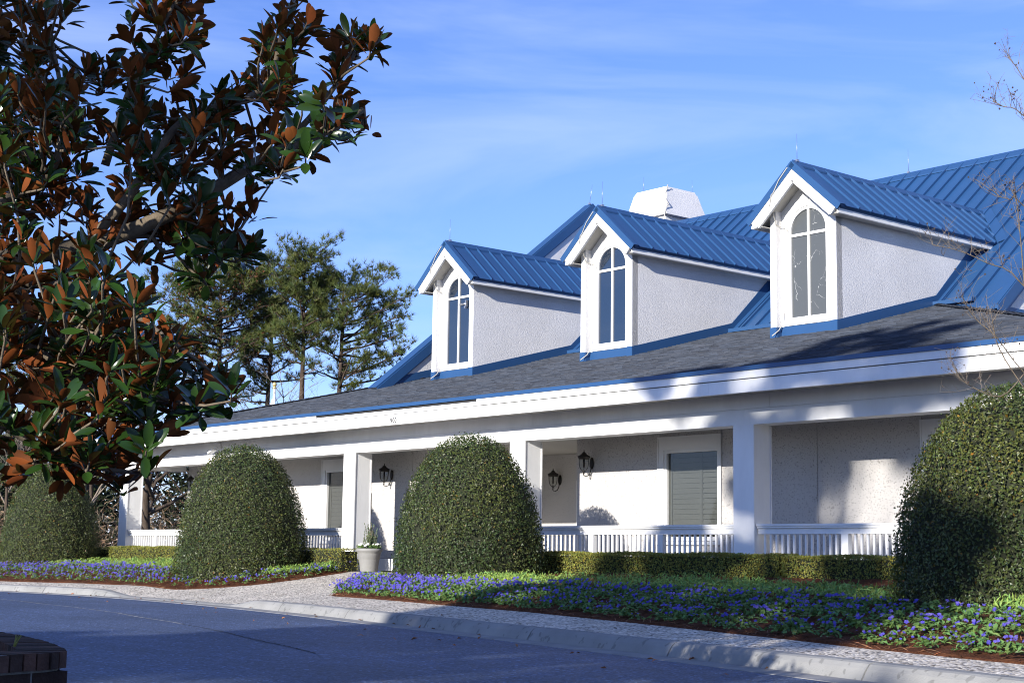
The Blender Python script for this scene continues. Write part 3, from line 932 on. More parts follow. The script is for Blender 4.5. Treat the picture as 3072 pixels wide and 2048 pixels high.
# --- dormers
HW = .90
YD = 26.45
ZRD, ZEV, XEV = 8.93, 7.80, 1.265
SL = (ZRD - ZEV) / XEV
def zrake(x): return ZRD - SL * abs(x)
WX, WZ0, WZS = .525, 5.57, 7.50                         # window half width, sill, spring line
def arch(x, r=WX, zc=WZS): return zc + math.sqrt(max(0, r * r - x * x))
def arch_ring(mb, r0, r1, zb, y0, y1, n=20):
    """frame following the window outline between half widths r0 < r1"""
    def outline(r):
        return [(-r, zb)] + [(-r * math.cos(PI * k / n), WZS + r * math.sin(PI * k / n)) for k in range(n + 1)] + [(r, zb)]
    a, b = outline(r0), outline(r1); k = len(a)
    vs = [(x, y0, z) for x, z in a] + [(x, y0, z) for x, z in b] + [(x, y1, z) for x, z in a] + [(x, y1, z) for x, z in b]
    fs = []
    for i in range(k - 1):
        fs += [(i, i + 1, k + i + 1, k + i), (2 * k + i, 3 * k + i, 3 * k + i + 1, 2 * k + i + 1),
               (i + 1, i, 2 * k + i, 2 * k + i + 1), (k + i, k + i + 1, 3 * k + i + 1, 3 * k + i)]
    fs += [(0, k, 3 * k, 2 * k), (k - 1, 3 * k - 1, 4 * k - 1, 2 * k - 1)]
    mb.add(vs, fs)
def face_cols(mb, xs, zlo, zhi, y):
    for a, b in zip(xs, xs[1:]):
        mb.add([(a, y, zlo(a)), (b, y, zlo(b)), (b, y, zhi(b)), (a, y, zhi(a))], [(0, 1, 2, 3)])
NS = 17; PSP = .428
def dormer_meshes():
    D = {}
    mb = MB()
    for s in (-1, 1):
        mb.prism([(YD + .02, 4.9), (30.3, 5.9), (33.6, 8.6), (33.6, 8.7), (32.0, 7.74), (YD + .02, 7.74)], 'x', s * (HW - .1), s * HW)
    D['dormer'] = (mb, 'stucco')
    mb = MB()
    xs = [-HW + .101, -WX]; face_cols(mb, xs, lambda x: 5.0, lambda x: zrake(x) - .14, YD + .2)
    xs = [WX, HW - .101]; face_cols(mb, xs, lambda x: 5.0, lambda x: zrake(x) - .14, YD + .2)
    xs = [-WX * math.cos(PI * k / 20) for k in range(21)]
    face_cols(mb, xs, lambda x: arch(x), lambda x: zrake(x) - .14, YD + .2)
    face_cols(mb, [-WX, WX], lambda x: 5.0, lambda x: WZ0, YD + .2)
    D['gable_front'] = (mb, 'white')
    for s, nm in ((-1, 'pilaster'), (1, 'pilaster.')):
        mb = MB()
        a, b = sorted((s * (HW - .0), s * (HW - .165)))
        mb.prism([(a, 4.9), (b, 4.9), (b, zrake(b) - .16), (a, zrake(a) - .16)], 'y', YD + .021, YD + .199)
        D[nm] = (mb, 'stucco')
        mb = MB()
        mb.prism([(a, 5.2), (b, 5.2), (b, zrake(b) - .16), (a, zrake(a) - .16)], 'y', YD, YD + .02)
        D[nm + 'b'] = (mb, 'white')
    mb = MB(); arch_ring(mb, WX + .02, WX + .14, WZ0 - .05, YD + .165, YD + .199); mb.box(-WX - .14, WX + .14, YD + .165, YD + .199, WZ0 - .12, WZ0 - .051)
    D['window_surround'] = (mb, 'white')
    mb = MB(); arch_ring(mb, WX + .17, WX + .215, WZS - .12, YD + .18, YD + .1995); D['arch_moulding'] = (mb, 'white')
    mb = MB(); arch_ring(mb, WX - .045, WX + .018, WZ0, YD + .19, YD + .26); mb.box(-WX + .045, WX - .045, YD + .19, YD + .26, WZ0, WZ0 + .05)
    D['sash'] = (mb, 'trim')
    mb = MB(); mb.box(-.027, .027, YD + .20, YD + .25, WZ0 + .051, WZS + WX - .04); D['mullion'] = (mb, 'trim')
    mb = MB(); mb.box(-WX + .046, -.028, YD + .20, YD + .25, 7.405, 7.465); mb.box(.028, WX - .046, YD + .20, YD + .25, 7.405, 7.465); D['transom'] = (mb, 'trim')
    r = WX - .03
    for s, nm in ((-1, 'pane'), (1, 'pane.')):
        a, b = sorted((s * .02, s * r))
        mb = MB(); mb.box(a, b, YD + .232, YD + .238, WZ0 + .03, 7.43); D[nm] = (mb, 'glass')
        pts = [(s * .02, 7.44)] + [(s * r * math.cos(PI / 2 * k / 10), WZS + r * math.sin(PI / 2 * k / 10)) for k in range(11)]
        pts = [(s * .02, 7.44), (s * r, 7.44)] + [(s * max(.02, r * math.cos(PI / 2 * k / 10)), WZS + r * math.sin(PI / 2 * k / 10)) for k in range(11)]
        if s > 0: pts = pts
        mb = MB(); mb.prism(pts, 'y', YD + .232, YD + .238); D[nm + 't'] = (mb, 'glass')
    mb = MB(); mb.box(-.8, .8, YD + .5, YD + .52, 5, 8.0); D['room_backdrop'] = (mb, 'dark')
    # roof
    L_ = math.hypot(XEV, ZRD - ZEV); ux, uz = XEV / L_, -(ZRD - ZEV) / L_
    for s, nm in ((1, 'R'), (-1, 'L')):
        def q(l, h, s=s): return (s * (ux * l + (-uz) * h), ZRD + uz * l + ux * h)
        mb = MB(); mb.prism([q(0, -.10), q(L_, -.10), q(L_, -.03), q(0, -.03)], 'y', 26.2, 33.5); D['roof_deck' + nm] = (mb, 'blue')
        mb = MB(); mb.prism([q(.0, -.028), q(L_ + .02, -.028), q(L_ + .02, -.004), q(.0, -.004)], 'y', .012, PSP - .012); D['panel' + nm] = (mb, 'blue_panel')
        mb = MB(); mb.prism([q(.06, -.028), q(L_ + .025, -.028), q(L_ + .025, .042), q(.06, .042)], 'y', -.014, .014); D['seam' + nm] = (mb, 'blue')
        mb = MB(); mb.prism([q(-.0, -.12), q(L_ + .03, -.12), q(L_ + .03, .03), q(-.0, .03)], 'y', 26.10, 26.135)
        mb.prism([q(-.0, .0), q(L_ + .03, .0), q(L_ + .03, .032), q(-.0, .032)], 'y', 26.136, 26.26); D['rake_trim' + nm] = (mb, 'blue')
        mb = MB(); mb.prism([q(.0, -.30), q(L_ - .05, -.30), q(L_ - .05, -.122), q(.0, -.122)], 'y', 26.115, 26.18)
        mb.prism([q(.0, -.335), q(L_ - .10, -.335), q(L_ - .10, -.30), q(.0, -.30)], 'y', 26.14, 26.20); D['barge_board' + nm] = (mb, 'white')
        mb = MB(); mb.prism([q(.0, -.20), q(L_ - .08, -.20), q(L_ - .08, -.18), q(.0, -.18)], 'y', 26.182, 26.648); D['rake_soffit' + nm] = (mb, 'soffit')
        e0, e1 = sorted((s * 1.14, s * 1.20))
        mb = MB(); mb.box(e0, e1, 26.18, 32.4, 7.63, 7.81); D['eave_fascia' + nm] = (mb, 'white')
        e0, e1 = sorted((s * (HW + .002), s * 1.14))
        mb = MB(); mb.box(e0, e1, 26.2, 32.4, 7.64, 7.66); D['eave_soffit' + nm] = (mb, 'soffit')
        x = s * (HW + .004); x2 = s * (HW + .018)
        a, b = sorted((x, x2))
        mb = MB()
        mb.prism([(YD + .0, zporch(YD) - .05), (30.03, zporch(30.03) - .05), (30.03, zporch(30.03) + .19), (YD + .0, zporch(YD) + .185)], 'x', a, b)
        mb.prism([(30.032, zporch(30.03) - .05), (32.4, zmain(32.4) - .05), (32.1, zmain(32.4) + .13), (30.032, zporch(30.03) + .19)], 'x', a, b)
        D['side_flashing' + nm] = (mb, 'blue')
        a, b = sorted((s * (HW + .02), s * (HW + .16)))
        mb = MB(); mb.add(*slope_box(a, b, -.03, 3.2, .006, .028)); D['pan_flashing' + nm] = (mb, 'blue')
        # valley strip where the dormer roof runs into the main roof
        yr = 30.05 + (ZRD - 6.18) / TM; ye = 30.05 + (ZEV - 6.18) / TM
        A = Vector((0, yr, ZRD + .03)); B = Vector((s * (XEV + .02), ye, ZEV + .03))
        dv = (B - A).normalized(); pr = dv.cross(nrm).normalized() * s
        off = nrm * .012
        mb = MB(); vv = [A + off - pr * .02, B + off - pr * .02 + dv * .05, B + off + pr * .22 + dv * .05, A + off + pr * .22]
        if pr.y < 0: vv = [A + off + pr * .02, B + off + pr * .02 + dv * .05, B + off - pr * .22 + dv * .05, A + off - pr * .22]
        mb.add(vv, [(0, 1, 2, 3)]); mb.add([p - nrm * .02 for p in vv], [(3, 2, 1, 0)]); D['valley_flashing' + nm] = (mb, 'blue')
    mb = MB(); h = .035
    mb.prism([(-.13, ZRD - .13 * SL + .0), (0, ZRD + .0), (.13, ZRD - .13 * SL + .0), (.13, ZRD - .13 * SL + h), (0, ZRD + h + .02), (-.13, ZRD - .13 * SL + h)], 'y', 26.14, 33.5)
    D['ridge_cap'] = (mb, 'blue')
    mb = MB(); mb.box(-HW - .015, -HW + .165, YD - .014, YD - .001, zporch(YD) - .08, zporch(YD) + .19); mb.box(HW - .165, HW + .015, YD - .014, YD - .001, zporch(YD) - .08, zporch(YD) + .19)
    mb.box(-HW + .166, HW - .166, YD + .15, YD + .164, zporch(YD) - .05, zporch(YD) + .2)
    mb.box(-HW + .166, -HW + .18, YD, YD + .15, zporch(YD) - .05, zporch(YD) + .19)
    D['front_flashing'] = (mb, 'blue')
    mb = MB(); mb.tube([(.0, 26.3, ZRD + .03), (.0, 26.3, ZRD + .66)], [.007, .003], 5); mb.box(-.035, .035, 26.26, 26.34, ZRD + .03, ZRD + .08); D['lightning_rod'] = (mb, 'steel')
    mb = MB(); mb.tube([(-.02, 26.3, ZRD + .06), (-.12, 26.09, zrake(.12) - .02), (-.34, 26.085, zrake(.34) - .05), (-.50, 26.09, zrake(.5) - .16), (-.56, 26.095, zrake(.56) - .14),
        (-.62, 26.1, zrake(.62) - .33), (-.66, 26.25, 7.95), (-.70, 26.40, 7.75), (-.735, 26.44, 7.70), (-.60, 26.6, 7.62), (-.52, 26.61, 7.55)], .011, 5); D['cable'] = (mb, 'cable')
    mb = MB(); mb.tube([(-.62, 26.58, 5.75), (-.66, 26.56, 5.5), (-.70, 26.48, 5.35), (-.74, 26.3, zporch(26.3) + .02)], .012, 5); D['cable.'] = (mb, 'cable')
    return D
DM = dormer_meshes()
DX = [-33.50, -27.45, -21.345]
cache = {}
def clean(k):
    for suf in ('Rb', 'Lb'): pass
    return {'pilaster.': 'pilaster', 'pilasterb': 'corner_board', 'pilaster.b': 'corner_board', 'pane.': 'pane', 'panet': 'pane', 'pane.t': 'pane', 'cable.': 'cable'}.get(k, k[:-1] if k[-1] in 'RL' else k)
for di, dx in enumerate(DX):
    dm_, mm = DM['dormer']
    if 'dormer' not in cache: cache['dormer'] = dm_.mesh('dormer', MT['stucco'])
    dorm = link('dormer', cache['dormer'], house, Vector((dx, 0, 0)) - ROOT)
    for k, (mb, m) in DM.items():
        if k == 'dormer' or k[:-1] in ('panel', 'seam'): continue
        mk = m
        if m == 'glass': mk = 'film_glass' if di == 2 else 'sky_glass'
        key = k + mk
        if key not in cache: cache[key] = mb.mesh(clean(k), MT[mk])
        o = link(clean(k), cache[key], dorm)
        if m == 'glass' and di == 2: o['label'] = 'grey window pane with peeling cracked film'
    for s in 'RL':
        for kind, nm in (('panel', 'roof_panel'), ('seam', 'seam')):
            key = kind + s
            if key not in cache: cache[key] = DM[key][0].mesh(nm, MT[DM[key][1]])
            for j in range(NS):
                y = 26.33 + PSP * j
                if kind == 'seam' and j == 0: continue
                link(nm, cache[key], dorm, (0, y, 0))
    if di == 0:                                          # steel bracket behind the right-hand pane
        mb = MB(); mb.tube([(.06, 26.66, 7.24), (.36, 26.62, 7.22)], .030, 8); mb.box(.34, .39, 26.60, 26.66, 7.14, 7.32); mb.box(.30, .35, 26.60, 26.65, 7.10, 7.17)
        o = mb.build('bracket', MT['steel'], dorm)

# ------------------------------------------------------------------ railings
RY = 21.38
bal = MB(); bal.box(-.019, .019, -.019, .019, .08, .825); balm = bal.mesh('baluster', MT['white'])
pst = MB(); pst.box(-.07, .07, -.05, .05, .0, .825); pstm = pst.mesh('post', MT['white'])
def railing(x0, x1, label):
    r = empty('porch_railing', ((x0 + x1) / 2, RY, 0))
    tag(r, label, 'railing', 'white railings between the porch columns')
    o = -Vector(r.location)
    mb = MB(); mb.box(x0, x1, RY - .095, RY + .095, .965, 1.0); mb.box(x0, x1, RY - .078, RY + .078, .93, .964); mb.build('top_rail', MT['white'], r, o)
    mb = MB(); mb.box(x0, x1, RY - .045, RY + .045, .828, .929); mb.build('apron', MT['white'], r, o)
    mb = MB(); mb.box(x0, x1, RY - .035, RY + .035, .04, .08); mb.build('bottom_rail', MT['white'], r, o)
    n = 3; seg = (x1 - x0) / n
    for k in range(1, n): link('post', pstm, r, Vector((x0 + seg * k, RY, 0)) + o)
    for k in range(n):
        a = x0 + seg * k + (.07 if k else 0); b = x0 + seg * (k + 1) - (.07 if k < n - 1 else 0)
        m = int(round((b - a) / .127))
        for j in range(1, m): link('baluster', balm, r, Vector((a + (b - a) * j / m, RY, 0)) + o)
railing(-41.90, -37.10, 'white railing at far left end of porch beside corner column')
railing(-36.60, -30.98, 'white railing behind second shrub, ending at left entrance column')
railing(-24.41, -18.77, 'white railing under the shuttered window right of the entrance')
railing(-18.27, -12.65, 'shaded white railing between third column and large right shrub')

# ------------------------------------------------------------------ wall lanterns
def lantern_meshes():
    D = []
    c = (0, -.27, 0)
    def A(name, mb, m): D.append((name, mb.mesh(name, MT[m])))
    mb = MB(); mb.lathe([(.0, .335), (.008, .33), (.014, .31), (.006, .295), (.02, .28), (.035, .262), (.05, .255), (.06, .235), (.10, .205), (.150, .180), (.158, .165), (.155, .145), (.140, .14), (.14, .115), (.128, .105), (.0, .105)], c, 12); A('cap', mb, 'iron')
    mb = MB(); mb.lathe([(.125, .105), (.122, .0), (.105, -.09), (.065, -.15), (.03, -.165)], c, 14); A('glass_globe', mb, 'lamp_glass')
    for k in range(6):
        th = PI / 3 * k + .3; mb = MB()
        mb.tube([(c[0] + r * math.cos(th), c[1] + r * math.sin(th), z) for r, z in ((.133, .11), (.130, .0), (.112, -.095), (.07, -.158), (.02, -.185))], .007, 5); A('rib', mb, 'iron')
    mb = MB(); mb.lathe([(.03, -.165), (.045, -.18), (.02, -.20), (.012, -.24), (.018, -.25), (.0, -.26)], c, 10); A('base_finial', mb, 'iron')
    mb = MB(); mb.tube([(c[0], c[1], .105), (c[0], c[1], -.09)], .022, 8); A('lamp_tube', mb, 'iron')
    mb = MB(); mb.lathe([(.0, -.03), (.035, -.03), (.065, -.02), (.07, .0)], (0, 0, 0), 14)
    for i, v in enumerate(mb.v): mb.v[i] = (v[0], v[2] - .005, v[1] * 2.1 + .02)
    A('back_plate', mb, 'iron')
    mb = MB(); mb.tube([(0, -.02, -.02), (0, -.035, -.10), (0, -.05, -.19), (0, -.10, -.265), (0, -.17, -.30), (0, -.24, -.295), (0, -.285, -.265), (0, -.285, -.235), (0, -.26, -.225), (0, -.25, -.245)], .011, 6); A('scroll_bracket', mb, 'iron')
    return D
LM = lantern_meshes()
for x, y, z, lab in ((-31.62, YW - .004, 2.33, 'black wall lantern left of the entrance, beside the left entrance column'),
                     (-28.95, 26.355, 2.27, 'black wall lantern on the shaded recessed wall inside the entrance'),
                     (-24.42, YW - .004, 2.36, 'black wall lantern left of the shuttered window, half in sun'),
                     (-41.25, YW - .004, 2.36, 'black wall lantern at the far left end of the porch wall')):
    t = empty('wall_lantern', (x, y, z)); tag(t, lab, 'wall lantern', 'lanterns along the porch wall')
    for nm, me in LM: link(nm, me, t)
    t.scale = (.88, .88, .88)

# house number
t = empty('house_number', (-27.88, YE, 3.30)); tag(t, 'small metal number 900 on the white fascia above the entrance', 'house number')
for i, ch in enumerate('900'):
    cu = bpy.data.curves.new('digit', 'FONT'); cu.body = ch; cu.size = .17; cu.extrude = .004; cu.align_x = 'CENTER'; cu.align_y = 'CENTER'
    cu.materials.append(MT['number'])
    tmp = bpy.data.objects.new('digit', cu); me = bpy.data.meshes.new_from_object(tmp); bpy.data.objects.remove(tmp)
    o = link('digit', me, t, ((i - 1) * .082, -.0, 0)); o.rotation_euler = (PI / 2, 0, 0); o.scale = (.82, 1, 1)

# floodlight on the beam
t = empty('floodlight', (-36.72, 21.225, 3.12)); tag(t, 'small white floodlight fixed to the porch beam above second shrub', 'floodlight')
mb = MB(); mb.box(-.05, .05, -.06, .0, -.02, .14); mb.build('mount', MT['trim'], t)
mb = MB(); mb.tube([(0, -.06, .03), (0, -.14, .0), (-.04, -.18, -.05)], .022, 6); mb.build('arm', MT['trim'], t)
mb = MB(); mb.add([(-.22, -.26, -.115), (.02, -.26, -.02), (.02, -.12, -.02), (-.22, -.12, -.115), (-.20, -.26, -.155), (.04, -.26, -.06), (.04, -.12, -.06), (-.20, -.12, -.155)],
                  [(0, 1, 2, 3), (7, 6, 5, 4), (0, 4, 5, 1), (1, 5, 6, 2), (2, 6, 7, 3), (3, 7, 4, 0)]); mb.build('lamp_head', MT['trim'], t)

# plaque beside the door, seen at a slant
t = empty('wall_plaque', (-32.50, YW - .02, 1.66)); tag(t, 'narrow dark plaque on the wall behind the left entrance column', 'plaque')
mb = MB(); mb.box(-.16, .045, -.018, .016, -.26, .26); mb.build('plate', MT['iron'], t)
mb = MB(); mb.box(-.145, .03, -.026, -.0185, -.24, .24); mb.build('face', MT['number'], t)

# light fitting at the column foot
t = empty('ground_light', (-30.92, 20.98, 0)); tag(t, 'small white ground light with dark brackets at entrance column foot', 'ground light')
mb = MB(); mb.box(-.13, .13, -.10, .10, .01, .085); mb.box(-.10, .10, -.08, .08, .085, .10); mb.build('housing', MT['trim'], t)
for s in (-1, 1):
    mb = MB(); mb.box(s * .145 - .012, s * .145 + .012, -.11, -.03, .0, .15); mb.build('bracket', MT['iron'], t)

# ------------------------------------------------------------------ potted plants by the entrance
PX, PY = -28.95, 20.62
t = empty('planter_pot', (PX, PY, surf(PX, PY) + .004)); tag(t, 'pale ribbed plastic pot standing beside the left entrance column', 'flower pot')
mb = MB(); mb.lathe([(.0, .0), (.185, .0), (.195, .02), (.225, .25), (.232, .262), (.232, .275), (.238, .28), (.255, .41), (.26, .42), (.26, .41)], n=28); mb.build('pot_body', MT['pot'], t)
mb = MB(); mb.lathe([(.256, .412), (.268, .418), (.27, .44), (.290, .45), (.296, .465), (.296, .505), (.288, .515), (.272, .512), (.268, .46)], n=28); mb.build('rim', MT['pot'], t)
mb = MB(); mb.lathe([(.27, .49), (.15, .50), (.0, .505)], n=20); mb.build('soil', MT['soil'], t)
pz = surf(PX, PY) + .505
# rosemary
t = empty('rosemary_plant', (PX, PY, pz)); tag(t, 'upright grey green rosemary growing in the pale pot', 'plant')
mb = MB(); Pn, Nn_ = [], []
for k in range(34):
    a = random.uniform(0, 2 * PI); r = random.uniform(0, .16); h = random.uniform(.25, .66) * (1 - r * 2)
    lx, ly = random.uniform(-.10, .10), random.uniform(-.1, .1)
    pts = [(r * math.cos(a), r * math.sin(a), 0), (r * math.cos(a) + lx * .4, r * math.sin(a) + ly * .4, h * .5), (r * math.cos(a) + lx, r * math.sin(a) + ly, h)]
    mb.tube(pts, .004, 4)
    for q in range(46):
        s = random.uniform(.05, 1); Pn.append([np.interp(s, [0, .5, 1], [p[i] for p in pts]) + random.uniform(-.014, .014) for i in range(3)]); Nn_.append([random.uniform(-1, 1), random.uniform(-1, 1), random.uniform(-.3, .6)])
mb.build('stems', MT['twig'], t)
n = len(Pn)
o = link('foliage', leaf_cloud('foliage', np.array(Pn), np.array(Nn_), .05, .014, MT['rosemary'], along=np.tile([0, 0, 1.], (n, 1))), t); tag(o, kind='stuff')
# white pansies round it
t = empty('white_pansies', (PX, PY, pz)); tag(t, 'white pansies spilling round the rim of the pale pot', 'flowers')
a = rng.uniform(0, 2 * PI, 420); r = rng.uniform(.14, .29, 420)
Pp = np.stack([r * np.cos(a), r * np.sin(a), rng.uniform(0, .09, 420) - .3 * np.maximum(r - .25, 0)], 1)
o = link('foliage', leaf_cloud('foliage', Pp, np.tile([0, -.3, 1.], (420, 1)), .055, .035, MT['pansy_leaf']), t); tag(o, kind='stuff')

def flower_mb(mb, c, nrm_, r, tints):
    """five-petalled pansy face"""
    nv = Vector(nrm_).normalized(); a = nv.cross(Vector((.3, .2, 1))).normalized(); b = nv.cross(a)
    c = Vector(c); base = random.uniform(0, 6)
    for k in range(5):
        th = base + 2 * PI * k / 5; w_ = .62
        mb.cur = tints[k % len(tints)]
        p1 = c + (a * math.cos(th - w_) + b * math.sin(th - w_)) * r * .75 + nv * r * .14
        p2 = c + (a * math.cos(th) + b * math.sin(th)) * r * 1.05 + nv * r * .05
        p3 = c + (a * math.cos(th + w_) + b * math.sin(th + w_)) * r * .75 + nv * r * .14
        mb.add([c, p1, p2, p3], [(0, 1, 2, 3)])
mb = MB()
for k in range(70):
    a = random.uniform(0, 2 * PI); r = random.uniform(.12, .29)
    flower_mb(mb, (r * math.cos(a), r * math.sin(a), random.uniform(.07, .12) - .25 * max(0, r - .24)), (random.uniform(-.4, .8), -1 + random.uniform(-.3, .5), random.uniform(.3, 1)), .028, [(1, 1, 1), (.9, .9, .85)])
mb.build('flowers', MT['white_petal'], t)

# ------------------------------------------------------------------ flagpole behind the building
t = empty('flagpole', (-64.3, 40, -.1)); t.scale = (.889, .889, .945); tag(t, 'slim white pole with gold ball top rising behind the shingled roof', 'flagpole')
mb = MB(); mb.tube([(0, 0, 0), (0, 0, 8.85)], [.10, .075], 10); mb.build('pole', MT['trim'], t)
mb = MB(); mb.lathe([(.0, 9.14), (.09, 9.11), (.13, 9.02), (.09, 8.92), (.05, 8.87), (.12, 8.86), (.12, 8.82), (.0, 8.82)], n=14); mb.build('ball', MT['gold'], t)
mb = MB(); mb.add([(-.05, -.09, 8.3), (-.14, -.10, 8.2), (-.36, -.12, 7.3), (-.44, -.12, 5.8), (-.10, -.09, 5.8), (-.05, -.02, 8.3), (-.14, -.03, 8.2), (-.36, -.04, 7.3), (-.44, -.04, 5.8), (-.10, -.02, 5.8)],
                  [(0, 1, 2, 3, 4), (9, 8, 7, 6, 5), (0, 5, 6, 1), (1, 6, 7, 2), (2, 7, 8, 3), (4, 3, 8, 9), (0, 4, 9, 5)]); mb.build('furled_flag', MT['trim'], t)

# ------------------------------------------------------------------ clipped shrubs
def dome_points(n, R, H, p=2.2, ry=1.0, jit=.03):
    """points on a superellipse dome, even over its area"""
    out = []; nor = []
    t = np.linspace(0, 1, 400); rr_ = np.maximum(1 - np.abs(1 - t) ** p, 0) ** (1 / p)
    ds = np.hypot(np.diff(t) * H, np.diff(rr_) * R); ar = ds * np.maximum((rr_[1:] + rr_[:-1]) / 2, .02)
    cdf = np.concatenate([[0], np.cumsum(ar)]); cdf /= cdf[-1]
    s = np.interp(rng.uniform(0, 1, n), cdf, t)
    r = np.interp(s, t, rr_)
    sl = np.interp(s, t[:-1], np.diff(rr_) * R / (np.diff(t) * H))
    a = rng.uniform(0, 2 * PI, n)
    q0 = rng.uniform(0, 6, 5)
    lump = 1 + .016 * np.sin(3 * a + 5 * s + q0[0]) + .014 * np.sin(5 * a - 9 * s + q0[1]) + .012 * np.sin(9 * a + 13 * s + q0[2]) + .009 * np.sin(17 * a - 23 * s + q0[3]) + .007 * np.sin(29 * a + 37 * s + q0[4])
    k = lump * (1 + rng.normal(0, jit, n) - .02)
    P = np.stack([R * r * k * np.cos(a), R * r * k * np.sin(a) * ry, H * (1 - s) * (1 + rng.normal(0, jit * .4, n))], 1)
    Nn = unit(np.stack([np.cos(a), np.sin(a), np.clip(sl, 0, 6)], 1))
    return P, Nn
def shrub(x, y, z, R, H, n, ln, label):
    t = empty('clipped_shrub', (x, y, z)); tag(t, label, 'shrub', 'dome-shaped clipped shrubs in front of the porch')
    P, Nn = dome_points(n, R, H)
    sink = rng.uniform(0, 1, n) ** 2.2 * .16
    P = P - Nn * sink[:, None]
    P[:, 2] = np.maximum(P[:, 2], .01)
    # thin places where the dark core shows, then young shoots the shears missed
    gap = np.zeros(n, bool)
    for k in range(26):
        c_ = P[rng.integers(n)]; gap |= (((P - c_) ** 2).sum(1) < rng.uniform(.04, .12) ** 2) & (rng.uniform(0, 1, n) < .85)
    P, Nn = P[~gap], Nn[~gap]; ln_a = np.full(len(P), ln)
    sh = rng.integers(0, len(P), 130)
    S_ = np.repeat(P[sh], 5, 0) + np.repeat(Nn[sh], 5, 0) * rng.uniform(0, .075, (650, 1)) + rng.normal(0, .008, (650, 3))
    P = np.concatenate([P, S_]); Nn = np.concatenate([Nn, rng.normal(0, 1, (650, 3)) + (0, 0, .6)]); ln_a = np.concatenate([ln_a, np.full(650, ln * .8)])
    me = leaf_cloud('foliage', P, Nn, ln_a, ln_a * .55, MT['shrub_leaf'], tilt=.6, tvar=.45, hue=.12)
    # slow drift of colour over the plant: older yellow leaves, a few browned tips
    nt_ = len(P); dr = np.zeros(nt_)
    for k in range(4):
        f_ = rng.normal(0, 2.2, 3); dr += np.sin(P @ f_ + rng.uniform(0, 6))
    tc_ = np.empty(nt_ * 16, np.float32); me.attributes['tint'].data.foreach_get('color', tc_); tc_ = tc_.reshape(nt_, 4, 4)
    tc_[:, :, 0] *= (1 + .10 * dr)[:, None]; tc_[:, :, 1] *= (1 + .05 * dr)[:, None]
    br_ = rng.uniform(0, 1, nt_) < .018
    tc_[br_] *= np.array([2.6, 1.2, .8, 1], np.float32)
    me.attributes['tint'].data.foreach_set('color', np.clip(tc_, .02, 4).ravel())
    o = link('foliage', me, t); tag(o, kind='stuff')
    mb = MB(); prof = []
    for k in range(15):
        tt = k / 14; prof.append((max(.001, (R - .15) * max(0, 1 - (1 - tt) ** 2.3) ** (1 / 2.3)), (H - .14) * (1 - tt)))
    mb.lathe(prof, n=28); mb.build('dark_core', MT['inner'], t)
    mb = MB()
    for k in range(5):
        a = 2 * PI * k / 5; mb.tube([(.12 * math.cos(a), .12 * math.sin(a), -.05), (.3 * math.cos(a), .3 * math.sin(a), H * .4)], [.04, .02], 5)
    mb.build('trunk', MT['bark'], t)
shrub(-42.35, 19.15, -.22, 1.40, 2.98, 30000, .050, 'dark clipped dome shrub furthest left, under the overhanging magnolia')
shrub(-32.0, 19.15, -.24, 1.53, 3.10, 40000, .050, 'dark clipped dome shrub left of the entrance, beside the pot')
shrub(-23.3, 18.9, -.18, 1.44, 2.84, 40000, .046, 'fully sunlit clipped dome shrub right of the entrance walk')
shrub(-10.15, 16.5, -.28, 1.47, 2.72, 46000, .046, 'large half shaded dome shrub at right edge of the view')

# ------------------------------------------------------------------ box hedges
def hedge(x0, x1, y0, y1, zt, n, label):
    t = empty('hedge', ((x0 + x1) / 2, (y0 + y1) / 2, -.05)); tag(t, label, 'hedge', 'low clipped hedges along the porch')
    hx, hy, h = (x1 - x0) / 2, (y1 - y0) / 2, zt + .05
    areas = np.array([2 * hx * h, 2 * hx * 2 * hy, 2 * hy * h, 2 * hy * h]); ch = rng.choice(4, n, p=areas / areas.sum())
    u, v = rng.uniform(-1, 1, n), rng.uniform(0, 1, n)
    P = np.zeros((n, 3)); Nn = np.zeros((n, 3))
    for k in range(4):
        m_ = ch == k
        if k == 0: P[m_] = np.stack([u[m_] * hx, np.full(m_.sum(), -hy), v[m_] * h], 1); Nn[m_] = (0, -1, .1)
        if k == 1: P[m_] = np.stack([u[m_] * hx, (v[m_] * 2 - 1) * hy, np.full(m_.sum(), h)], 1); Nn[m_] = (0, -.1, 1)
        if k > 1: P[m_] = np.stack([np.full(m_.sum(), hx if k == 2 else -hx), u[m_] * hy, v[m_] * h], 1); Nn[m_] = (1 if k == 2 else -1, 0, .1)
    P += Nn * (.02 * np.sin(P[:, :1] * 3.3) * np.sin(P[:, 2:] * 6 + 1) - .015) - Nn * (rng.uniform(0, 1, (n, 1)) ** 2 * .06)
    P += rng.normal(0, .008, (n, 3))
    o = link('foliage', leaf_cloud('foliage', P, Nn, .040, .021, MT['hedge_leaf'], tilt=.7, tvar=.4, hue=.14), t); tag(o, kind='stuff')
    mb = MB(); mb.box(-hx + .07, hx - .07, -hy + .07, hy - .07, 0, h - .07); mb.build('dark_core', MT['inner'], t)
hedge(-41.0, -34.2, 20.28, 20.88, .53, 16000, 'yellow green clipped hedge between the two left-hand shrubs')
hedge(-49.0, -41.15, 20.5, 21.0, .50, 7000, 'low dark hedge in shade behind the far left shrub')
hedge(-32.2, -29.62, 20.28, 20.88, .52, 3000, 'short dark hedge stub between second shrub and entrance column')
hedge(-23.2, -16.95, 20.28, 20.88, .485, 20000, 'clipped hedge right of the entrance, sunny at its left end')
hedge(-16.88, -9.5, 20.25, 20.85, .47, 20000, 'shaded clipped hedge running behind the large right shrub')

